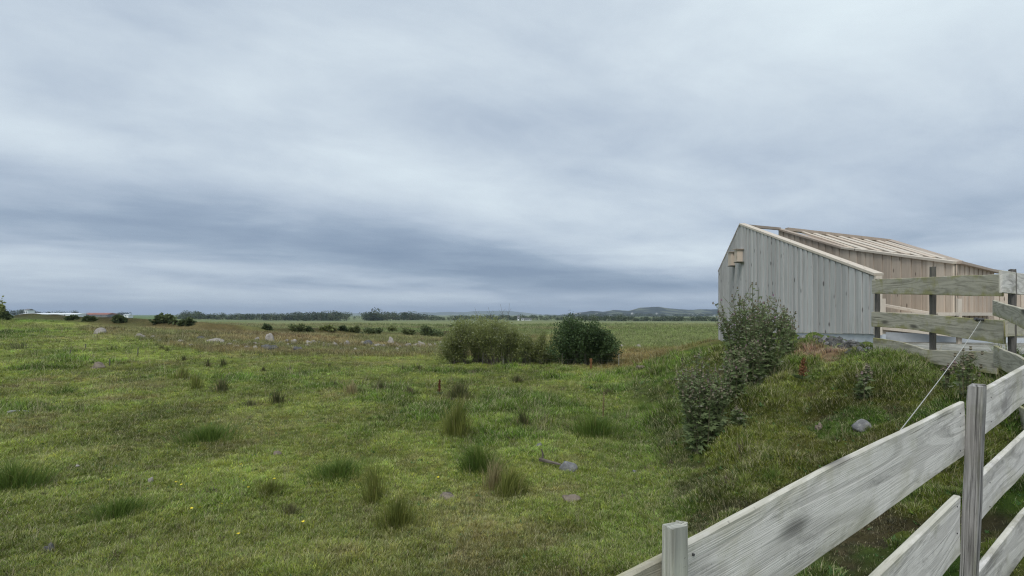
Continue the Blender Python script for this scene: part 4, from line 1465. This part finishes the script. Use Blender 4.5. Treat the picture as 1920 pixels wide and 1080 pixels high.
# ------------------------------------------------------------------ field fence and stakes
wf = empty("wire_fence", tuple(gp(960, 684)), "thin wire stock fence on small posts in front of the bushes", "fence")
fp = [(842, 683), (905, 683), (944, 685), (993, 684), (1054, 684), (1097, 685), (1160, 687)]
tops = []
for a, b2 in fp:
    g = gp(a, b2)
    t_ = g + np.array((rs.uniform(-.03, .03), 0, .45))
    tops.append((g, t_))
    tubes([([g - (0, 0, .1), t_], .013, .011)], 6).build("post", M['post_dark'] if a % 2 else M['post'], wf)
for hh in (.2, .41):
    tubes([([g + (t_ - g) * hh / .45 for g, t_ in tops], .0018, .0018)], 4).build("wire", M['metal'], wf)
g = gp(1108, 693)
mb = MB()
mb.box(g - (0, 0, .1), .05, .03, .46, .2)
mb.box(g + (0, 0, .26), .085, .036, .12, .2)
mb.box(g + (0.006, -.003, .20), .06, .034, .03, .2)
o = mb.build("stake", M['dock_brown'])
setp(o, "rusty brown stake in front of the dark bush", "stake")
for k, (a, b2, h_) in enumerate(((131, 668, 12), (160, 655, 10), (258, 668, 16), (205, 686, 14))):
    g = gp(a, b2)
    o = tubes([([g - (0, 0, .1), g + (0.02, 0, h_ / F * g[1])], .02, .018)], 6).build("stake", M['post_dark'])
    setp(o, ["thin stake below the large rounded boulder", "short stake left of the other thin stakes", "dark stake in the far left pasture right of the boulder",
             "low stake right of the half overgrown stone"][k], "stake")


# ------------------------------------------------------------------ timber building
def wall_boards(A, B, prof, bot, mat, parent, name, bw=.15, th=.022, off=None, gap=.015, seed=0):
    """vertical boards on the plane through ground points A-B; prof / bot: lists of (t, z) along it"""
    r = np.random.RandomState(seed)
    A, B = np.array(A[:2], float), np.array(B[:2], float)
    L = np.linalg.norm(B - A)
    t = (B - A) / L
    n = np.array((t[1], -t[0])) if off is None else np.array(off)
    if n @ (-(A + B) / 2) < 0: n = -n        # face the viewer
    mb = MB()
    s = 0.0
    k = 0
    while s < L - .01:
        e = min(s + bw, L)
        z0, z1 = np.interp([s / L, (e - gap) / L], [p[0] for p in prof], [p[1] for p in prof])
        b0, b1 = np.interp([s / L, (e - gap) / L], [p[0] for p in bot], [p[1] for p in bot])
        pr = th + (.012 if k % 2 else 0) + r.uniform(0, .003)
        p0, p1 = A + t * s, A + t * (e - gap)
        mb.prism([(*p0, b0), (*p1, b1), (*p1, z1), (*p0, z0)], (n[0] * pr, n[1] * pr, 0))
        s = e
        k += 1
    # dark sheathing behind the gaps
    o = mb.build(name, M[mat], parent)
    mb = MB()
    bk = -n * .05
    pts = sorted(set([p[0] for p in prof] + [p[0] for p in bot]))
    for a, c in zip(pts[:-1], pts[1:]):
        P0, P1 = A + (B - A) * a - n * .002, A + (B - A) * c - n * .002
        za, zc = np.interp([a, c], [p[0] for p in prof], [p[1] for p in prof])
        ba, bc = np.interp([a, c], [p[0] for p in bot], [p[1] for p in bot])
        mb.prism([(*P0, ba), (*P1, bc), (*P1, zc), (*P0, za)], (bk[0], bk[1], 0))
    mb.build("wall_backing", M['post_dark'], parent)
    return o, n


def V3(px_, py_, d):
    return P(px_, py_, d)


bd = empty("timber_building", tuple(P(1640, 640, 9.5)), "roofless grey timber building with warm inner walls and open rafters on the bank", "building")
A0, A1, A2 = P(1640, 518, 9.5), P(1389, 422, 15.0), P(1348, 510, 20.0)
zb0, zb1 = P(1640, 626, 9.5)[2], P(1487, 624, 12.2)[2]
gA1, gA2 = float(H(A1[0], A1[1])) - .15, float(H(A2[0], A2[1])) - .2
botA = [(0, zb0), (.55, zb1), (.56, zb1 - .6), (1, gA1)]
wall_boards(A0, A1, [(0, A0[2]), (1, A1[2])], botA, 'siding_grey', bd, "outer_wall", .10, seed=1)
wall_boards(A1, A2, [(0, A1[2]), (1, A2[2])], [(0, gA1), (1, gA2)], 'siding_grey', bd, "end_wall", .115, seed=2)
mb = MB()
mb.beam(A0 + (.04, -.06, .05), A1 + (.04, 0, .05), .17, .045)
mb.build("wall_coping", M['plank'], bd)
mb = MB()
mb.beam(A1 + (.04, 0, .05), A2 + (.04, 0, .05), .15, .05)
mb.build("wall_coping", M['beam'], bd)
# corner trim at the near end
mb = MB()
mb.box((A0[0] + .03, A0[1] - .045, zb0 - .02), .12, .05, A0[2] - zb0 + .02)
mb.build("corner_board", M['plank'], bd)
# foundation strip
mb = MB()
f0, f1 = A0.copy(), P(1487, 624, 12.2)
mb.prism([(f0[0] + .02, f0[1], zb0 - .45), (f1[0] + .02, f1[1], zb1 - .5), (f1[0] + .02, f1[1], zb1 - .006), (f0[0] + .02, f0[1], zb0 - .006)], (.18, 0, 0))
mb.build("foundation", M['concrete'], bd)
# inner walls seen over and beside the outer one
C0, C1, C2, C3 = P(1461, 431, 17.0), P(1581, 466, 14.0), P(1792, 494, 10.6), P(1862, 511, 12.0)
zf = P(1700, 600, 11.5)[2]
wall_boards(C0, C1, [(0, C0[2]), (1, C1[2])], [(0, zf), (1, zf)], 'siding_brown', bd, "inner_wall", .145, seed=3)
wall_boards(C1, C2, [(0, C1[2]), (1, C2[2])], [(0, zf - .35), (1, zf - .35)], 'siding_warm', bd, "inner_wall", .145, seed=4)
wall_boards(C2, C3, [(0, C2[2]), (1, C3[2])], [(0, zf), (1, zf)], 'siding_brown', bd, "inner_wall", .145, seed=5)
C4 = P(2060, 528, 12.5)
wall_boards(C3, C4, [(0, C3[2] - .1), (1, C4[2])], [(0, zf), (1, zf)], 'siding_warm', bd, "inner_wall", .145, seed=6)
for (a, c) in ((C0, C1), (C1, C2), (C2, C3)):
    mb = MB()
    mb.beam(a + (0, -.03, .04), c + (0, -.03, .04), .16, .05)
    mb.build("wall_coping", M['beam'] if a is not C1 else M['plank'], bd)
# tie beam from the peak across the open corner
mb = MB()
mb.beam(A1 + (.02, .02, .03), C0 + (0, 0, .07), .10, .075)
mb.build("tie_beam", M['beam'], bd)
mb = MB()
mb.beam(P(1389, 424, 15.0), P(1418, 430, 15.4), .1, .08)
# open roof: rafters running from the far eave down to the near wall top
E0, E1, E2 = P(1475, 430, 17.6), P(1668, 452, 18.0), P(1830, 500, 12.0)


def poly_at(pts, t):
    L = [0]
    for a, c in zip(pts[:-1], pts[1:]):
        L.append(L[-1] + np.linalg.norm(px_xy(a) - px_xy(c)))
    s = t * L[-1]
    for i in range(len(pts) - 1):
        if s <= L[i + 1] + 1e-9:
            k = (s - L[i]) / (L[i + 1] - L[i])
            return pts[i] * (1 - k) + pts[i + 1] * k
    return pts[-1]


def px_xy(p):
    return np.array(px_of(p))


up_line = [E0, E1]
for k, (pu, pl, wd_) in enumerate(((P(1505, 435, 17.6), P(1598, 469, 13.7), .15), (P(1526, 438, 17.7), P(1622, 472, 13.4), .22), (P(1549, 440, 17.8), P(1650, 475, 13.0), .17),
                                   (P(1572, 443, 17.9), P(1677, 478, 12.6), .20), (P(1596, 446, 17.9), P(1702, 481, 12.2), .17), (P(1620, 449, 18.0), P(1726, 485, 11.8), .17),
                                   (P(1644, 451, 18.0), P(1750, 488, 11.4), .16), (P(1660, 453, 18.0), P(1772, 491, 11.0), .14))):
    mb = MB()
    mb.beam(pu + (0, 0, .02), pl + (0, 0, .07), wd_ * .58, .06)
    mb.build("rafter", M['plank'] if k % 2 else M['siding_warm'], bd)
mb = MB()
dn = np.array((0, 0, -.10))
for tri in ((C0, E1, C1), (E1, C2, C1)):
    n_ = np.array((0, 0, -.03))
    q3 = [p + dn for p in tri]
    mb.add(q3 + [p + n_ for p in q3], [(0, 1, 2), (5, 4, 3), (0, 3, 4, 1), (1, 4, 5, 2), (2, 5, 3, 0)])
mb.build("roof_deck", M['beam'], bd)
for (a, c) in ((E0, E1), (E1, P(1797, 494, 10.9))):
    mb = MB()
    mb.beam(a + (0, 0, .05), c + (0, 0, .05), .16, .10)
    mb.build("eaves_beam", M['beam'], bd)
# far wall top at the right, seen below the last beam
mb = MB()
mb.beam(P(1800, 497, 11.5), P(1880, 508, 14.0), .12, .07)
mb.build("eaves_beam", M['siding_brown'], bd)
# low platform and rail inside
mb = MB()
q0, q1 = P(1652, 569, 11.0), P(1783, 592, 10.0)
mb.beam(q0, q1, .12, .05)
mb.build("handrail", M['plank'], bd)
mb = MB()
q = [P(1648, 586, 10.3), P(1790, 598, 9.6), P(1866, 594, 10.4), P(1866, 590, 11.6), P(1650, 578, 12.2)]
pz = q[0][2]
mb.add([(p[0], p[1], pz) for p in q] + [(p[0], p[1], pz - .06) for p in q], [(0, 1, 2, 3, 4), (9, 8, 7, 6, 5)] + [(i, i + 5, (i + 1) % 5 + 5, (i + 1) % 5) for i in range(5)])
mb.build("platform", M['plank'], bd)
mb = MB()
mb.prism([P(1655, 618, 10.2), P(1868, 640, 9.4), P(1868, 631, 9.4), P(1655, 612, 10.2)], (0, .06, 0))
mb.build("skirt_board", M['plank'], bd)
mb = MB()
mb.prism([P(1650, 668, 10.4), P(1960, 680, 9.8), P(1960, 636, 9.8), P(1650, 622, 10.4)], (0, .14, 0))
mb.build("foundation", M['concrete'], bd)
for a, dd in ((1657, 10.25), (1800, 9.7)):
    mb = MB()
    t_, b_ = P(a, 560, dd), P(a, 650, dd)
    mb.box((t_[0], t_[1] + .02, b_[2]), .07, .05, t_[2] - b_[2])
    mb.build("stud", M['plank'], bd)
# nest boxes fixed high on the outer wall near the peak
nx = (A1 - A0)[:2]
nx = nx / np.linalg.norm(nx)
nn = np.array((nx[1], -nx[0]))
if nn @ A0[:2] > 0: nn = -nn
for k, (a, tp, bt, dd, lb) in enumerate(((1384, 469, 491, 14.9, "wooden nest box high on the grey wall, right one of the pair near the peak"),
                                         (1372, 474, 498, 16.0, "wooden nest box high on the grey wall, left one of the pair near the peak"))):
    t_, b_ = P(a, tp, dd), P(a, bt, dd)
    hgt = t_[2] - b_[2]
    e = empty("nest_box", tuple(b_), lb, "nest box")
    mb = MB()
    mb.box((b_[0], b_[1] - .02, b_[2]), .15, .20, hgt)
    mb.build("box_body", M['siding_warm'], e)
    mb = MB()
    mb.prism([(t_[0] - .11, t_[1] - .16, t_[2]), (t_[0] + .10, t_[1] - .16, t_[2]), (t_[0] + .10, t_[1] + .12, t_[2] + .02), (t_[0] - .11, t_[1] + .12, t_[2] + .02)], (0, 0, .02))
    mb.build("lid", M['beam'], e)
    mb = MB()
    mb.box((b_[0] + .0, b_[1] - .05, b_[2] - .025), .18, .26, .02)
    mb.build("landing_board", M['post_dark'], e)

# ------------------------------------------------------------------ plank fence
fe = empty("plank_fence", (1.948, 2.3, float(H(1.948, 2.3))), "weathered three-rail wooden plank fence climbing from the foreground to the corner by the building", "fence")


def line_pt(a, b2, px_):
    """ground-plan point of the line a-b under a photo column"""
    u = (px_ - 960) / F
    a, b2 = np.array(a, float), np.array(b2, float)
    v = b2 - a
    # a + s v = (u y, y)
    s = (u * a[1] - a[0]) / (v[0] - u * v[1])
    return a + s * v


def board(a, b2, st, th, nrm_, mat, seed, wob=.004, name="rail", over=0.0, off=0.0):
    """plank on the vertical plane through plan line a-b; st: stations (px, py_top, py_bottom)"""
    r = np.random.RandomState(seed)
    n = 44
    ps = np.linspace(st[0][0], st[-1][0], n)
    tp = np.interp(ps, [s[0] for s in st], [s[1] for s in st])
    bt = np.interp(ps, [s[0] for s in st], [s[2] for s in st])
    # perspective-true stations: straight edges between given columns
    XY, ZT, ZB = [], [], []
    k = [line_pt(a, b2, s[0]) for s in st]
    kz = [(EYE - (s[1] - HOR) / F * q[1], EYE - (s[2] - HOR) / F * q[1]) for s, q in zip(st, k)]
    cum = [0]
    for q0_, q1_ in zip(k[:-1], k[1:]):
        cum.append(cum[-1] + np.linalg.norm(q1_ - q0_))
    S = np.linspace(0, cum[-1], n)
    xs = np.interp(S, cum, [q[0] for q in k])
    ys = np.interp(S, cum, [q[1] for q in k])
    zt = np.interp(S, cum, [z[0] for z in kz])
    zb = np.interp(S, cum, [z[1] for z in kz])
    if len(st) > 2:
        for _ in range(3):
            zt[1:-1] = (zt[:-2] + zt[1:-1] * 2 + zt[2:]) / 4
            zb[1:-1] = (zb[:-2] + zb[1:-1] * 2 + zb[2:]) / 4
    zt = zt + wob * fbm(S, S * 0 + seed, .45, 3, seed)
    zb = zb + wob * fbm(S, S * 0 + seed, .38, 3, seed + 50)
    nv = np.array((nrm_[0], nrm_[1], 0.0))
    ch = min(.004, th * .2)
    # section: front-bottom, front-top, top-front bevel, top-back, back...
    rows = 6
    V, UV = [], []
    for i in range(n):
        w_ = zt[i] - zb[i]
        base = np.array((xs[i], ys[i], 0)) + nv * off
        cup = .003 * math.sin(i * .21 + seed)
        sec = []
        for j in range(rows):
            f = j / (rows - 1)
            z = zb[i] + ch + (w_ - 2 * ch) * f
            sec.append((base + nv * (cup * math.sin(math.pi * f)) + (0, 0, z), f * w_))
        sec.append((base + nv * ch + (0, 0, zt[i]), w_))
        sec.append((base + nv * (th - ch) + (0, 0, zt[i]), w_ + th))
        sec.append((base + nv * th + (0, 0, zt[i] - ch), w_ + th))
        sec.append((base + nv * th + (0, 0, zb[i] + ch), 2 * w_ + th))
        sec.append((base + nv * (th - ch) + (0, 0, zb[i]), 2 * w_ + th))
        sec.append((base + nv * ch + (0, 0, zb[i]), -.002))
        for p, v_ in sec:
            V.append(p)
            UV.append((S[i] + seed * 3.1, v_ + seed * 0))
    m_ = rows + 6
    Fc = []
    for i in range(n - 1):
        for j in range(m_):
            j2 = (j + 1) % m_
            Fc.append((i * m_ + j, (i + 1) * m_ + j, (i + 1) * m_ + j2, i * m_ + j2))
    Fc.append(tuple(range(m_)))
    Fc.append(tuple(reversed(range((n - 1) * m_, n * m_))))
    return mesh_obj(name, V, Fc, M[mat], fe, None, UV)


def post(px_, ptop, d_or_line, a_, b_, zbot, mat, tdir, seed, lean=(0, 0), depth=None):
    """square post, chipped top; a_ along the fence, b_ across"""
    r = np.random.RandomState(seed)
    c = np.array(d_or_line, float)
    ztop = EYE - (ptop - HOR) / F * c[1]
    t = np.array((tdir[0], tdir[1], 0.0))
    n_ = np.array((-tdir[1], tdir[0], 0.0))
    V, UV = [], []
    N = 16
    prof = [(-1, -.93), (-.93, -1), (.93, -1), (1, -.93), (1, .93), (.93, 1), (-.93, 1), (-1, .93)]
    for i in range(N + 1):
        f = i / N
        z = ztop + (zbot - ztop) * f
        kk = .97 + .05 * math.sin(i * 1.1 + seed) * .5
        if i == 0: kk *= .93
        ctr = np.array((c[0] + lean[0] * f, c[1] + lean[1] * f, z))
        for j, (p, q) in enumerate(prof):
            v = ctr + t * p * a_ / 2 * kk + n_ * q * b_ / 2 * kk + r.normal(0, .0006, 3)
            if i == 0: v[2] += r.uniform(-.008, .004)
            V.append(v)
            UV.append((-z + seed, (j + (0 if j < 8 else 0)) / 8 * 2 * (a_ + b_)))
    Fc = []
    for i in range(N):
        for j in range(8):
            j2 = (j + 1) % 8
            Fc.append((i * 8 + j, i * 8 + j2, (i + 1) * 8 + j2, (i + 1) * 8 + j))
    Fc.append(tuple(reversed(range(8))))
    return mesh_obj("post", V, Fc, M[mat], fe, None, UV)


NA, NB = (.372, 1.13), (1.948, 2.3)
nt = np.array((.803, .596))
nn_ = np.array((-.596, .803))
# near run: boards on the far side of the posts
board(NA, NB, [(1000, 1182, 1400), (1175, 1092, 1290), (1262, 1047, 1238)], .020, nn_, 'mossy_board', 1, off=.012)
board(NA, NB, [(1268, 1034, 1240), (1547, 881, 1041), (1808, 753, 855)], .019, nn_, 'near_board', 2, off=.0, wob=.003)
board(NA, NB, [(1838, 737, 823), (1920, 689, 758), (1974, 660, 715)], .026, nn_, 'near_board', 3, off=.0)
board(NA, NB, [(1500, 1228, 1400), (1649, 1080, 1222), (1801, 930, 1039)], .026, nn_, 'near_board', 4, off=.0)
board(NA, NB, [(1834, 902, 982), (1918, 819, 890), (1974, 765, 828)], .026, nn_, 'near_board', 5, off=.0)
board(NA, NB, [(1640, 1280, 1420), (1797, 1108, 1215)], .026, nn_, 'near_board', 6, off=.0)
board(NA, NB, [(1830, 1078, 1165), (1920, 964, 1044), (1974, 905, 975)], .026, nn_, 'near_board', 7, off=.0)
c = line_pt(np.array(NA) - nn_ * .034, np.array(NB) - nn_ * .034, 1832)
post(1832, 722, c, .064, .056, float(H(*c)) - .1, 'post', nt, 1, lean=(-.055, 0))
c = line_pt(np.array(NA) - nn_ * .022, np.array(NB) - nn_ * .022, 1265)
post(1265, 981, c, .048, .030, float(H(*c)) - .1, 'post_pale', nt, 2)
c = line_pt(np.array(NA) - nn_ * .034, np.array(NB) - nn_ * .034, 1978)
post(1978, 610, c, .08, .07, float(H(*c)) - .1, 'post', nt, 3)
for q, ys in ((1800, (775, 800, 845)), (1858, (745, 790)), (1795, (950, 1000)), (1856, (905, 950)), (1300, (1040, 1120))):
    for y_ in ys:
        c = line_pt(np.array(NA) - nn_ * .001, np.array(NB) - nn_ * .001, q)
        z_ = EYE - (y_ - HOR) / F * c[1]
        tubes([([np.array((c[0], c[1], z_)) + np.array((*nn_, 0)) * .004, np.array((c[0], c[1], z_)) - np.array((*nn_, 0)) * .002], .0032, .0030)], 8).build("nail", M['metal'], fe)
# run along the top of the bank
FA, FBp = (5.24, 7.7), (4.99, 5.45)
fn = np.array((.99, -.11))
board(FA, FBp, [(1635, 524, 550), (1745, 519.5, 552.5), (1877, 514, 557)], .026, fn, 'mossy_board', 11, wob=.006)
board(FA, FBp, [(1634, 584, 612), (1725, 589, 619.5), (1800, 595, 634), (1881, 600.5, 645)], .026, fn, 'mossy_board', 12, wob=.006)
board(FA, FBp, [(1637, 633, 668), (1690, 641, 672), (1735, 656, 680), (1800, 658, 690), (1867, 660, 702)], .026, fn, 'mossy_board', 13, wob=.008)
for q, tp, s_ in ((1645, 523, 21), (1749, 500, 22)):
    c = line_pt(np.array(FA) + fn * .075, np.array(FBp) + fn * .075, q)
    post(q, tp, c, .05, .055, float(H(*c)) - .1, 'post_dark', (.11, .99), s_)
c = np.array((4.99 + .075, 5.40))
post(1883, 505, c, .05, .05, float(H(*c)) - .1, 'post_dark', (.11, .99), 24)
# run going right behind
RA, RB_ = (5.0, 5.33), (6.6, 6.35)
rn = np.array((-.54, .84))
board(RA, RB_, [(1878, 506, 549), (1920, 513, 553), (2040, 530, 562)], .026, rn, 'near_board', 31, off=-.005)
board(RA, RB_, [(1890, 600, 632), (1920, 606, 630), (2040, 612, 640)], .026, rn, 'mossy_board', 32)
c = np.array((6.3, 6.25))
post(0, 520, c, .08, .08, float(H(*c)) - .1, 'post_dark', (.84, .54), 33)
# run stepping down from the corner to the near posts
SA, SB = (4.69, 5.2), (3.60, 3.45)
SA2 = (.902 * 5.2, 5.2)
SB2 = (.96 * 4.3, 4.3)
sn = np.array((.85, -.53))
board(SA2, SB2, [(1861, 562, 592), (1885, 570, 600), (1920, 582, 617), (1974, 600, 645)], .026, sn, 'mossy_board', 41, wob=.006)
board(SA2, SB2, [(1863, 648, 687), (1880, 655, 694), (1905, 666, 708), (1974, 705, 760)], .026, sn, 'mossy_board', 42, wob=.006)
board(SA2, SB2, [(1885, 745, 790), (1974, 800, 860)], .026, sn, 'mossy_board', 43, wob=.006)

# ------------------------------------------------------------------ slack wire from the corner fence
w0 = line_pt(FA, FBp, 1841)
p0 = np.array((w0[0], w0[1] - .02, EYE - (601 - HOR) / F * w0[1])) - np.array((.03, 0, 0))
c_ = line_pt(np.array(NA) + nn_ * .03, np.array(NB) + nn_ * .03, 1688)
p2 = P(1688, 807, c_[1])
p1 = (p0 + p2) / 2 - (0, 0, .03)
p3 = p2 + np.array((0, .002, -.06))
T = np.linspace(0, 1, 14)[:, None]
cv = p0 * (1 - T) + p2 * T - np.array((0, 0, .02)) * (4 * T * (1 - T))
o = tubes([(list(cv) + [p3], .0030, .0016)], 6).build("fence_rope", M['wire'])
setp(o, "thin pale rope slanting down from the mossy fence to behind the near boards", "rope")
mb = tubes([([p0 + (.03, 0, .008), p0 + (-.05, -.01, .008)], .014, .018), ([p0 + (-.04, -.01, .008), p0 + (-.075, -.015, .02)], .022, .016)], 8)
o = mb.build("insulator", M['metal'])
setp(o, "small dark insulator knob on the middle mossy board holding the rope", "insulator")
# ------------------------------------------------------------------ air
def haze():
    m, t = new_mat("haze_air")
    pv_ = t.node('ShaderNodeVolumePrincipled', {'Color': (.62, .74, .92, 1), 'Density': 0.00017, 'Anisotropy': 0.0})
    t.node('ShaderNodeOutputMaterial', {'Volume': pv_.outputs[0]})
    mb = MB()
    mb.box((0, 0, -10), 25000, 25000, 140)
    o = mb.build("haze", m, None, (0, 0, 0))
    setp(o, "pale bluish air over the flats", None, None, 'stuff')


haze()
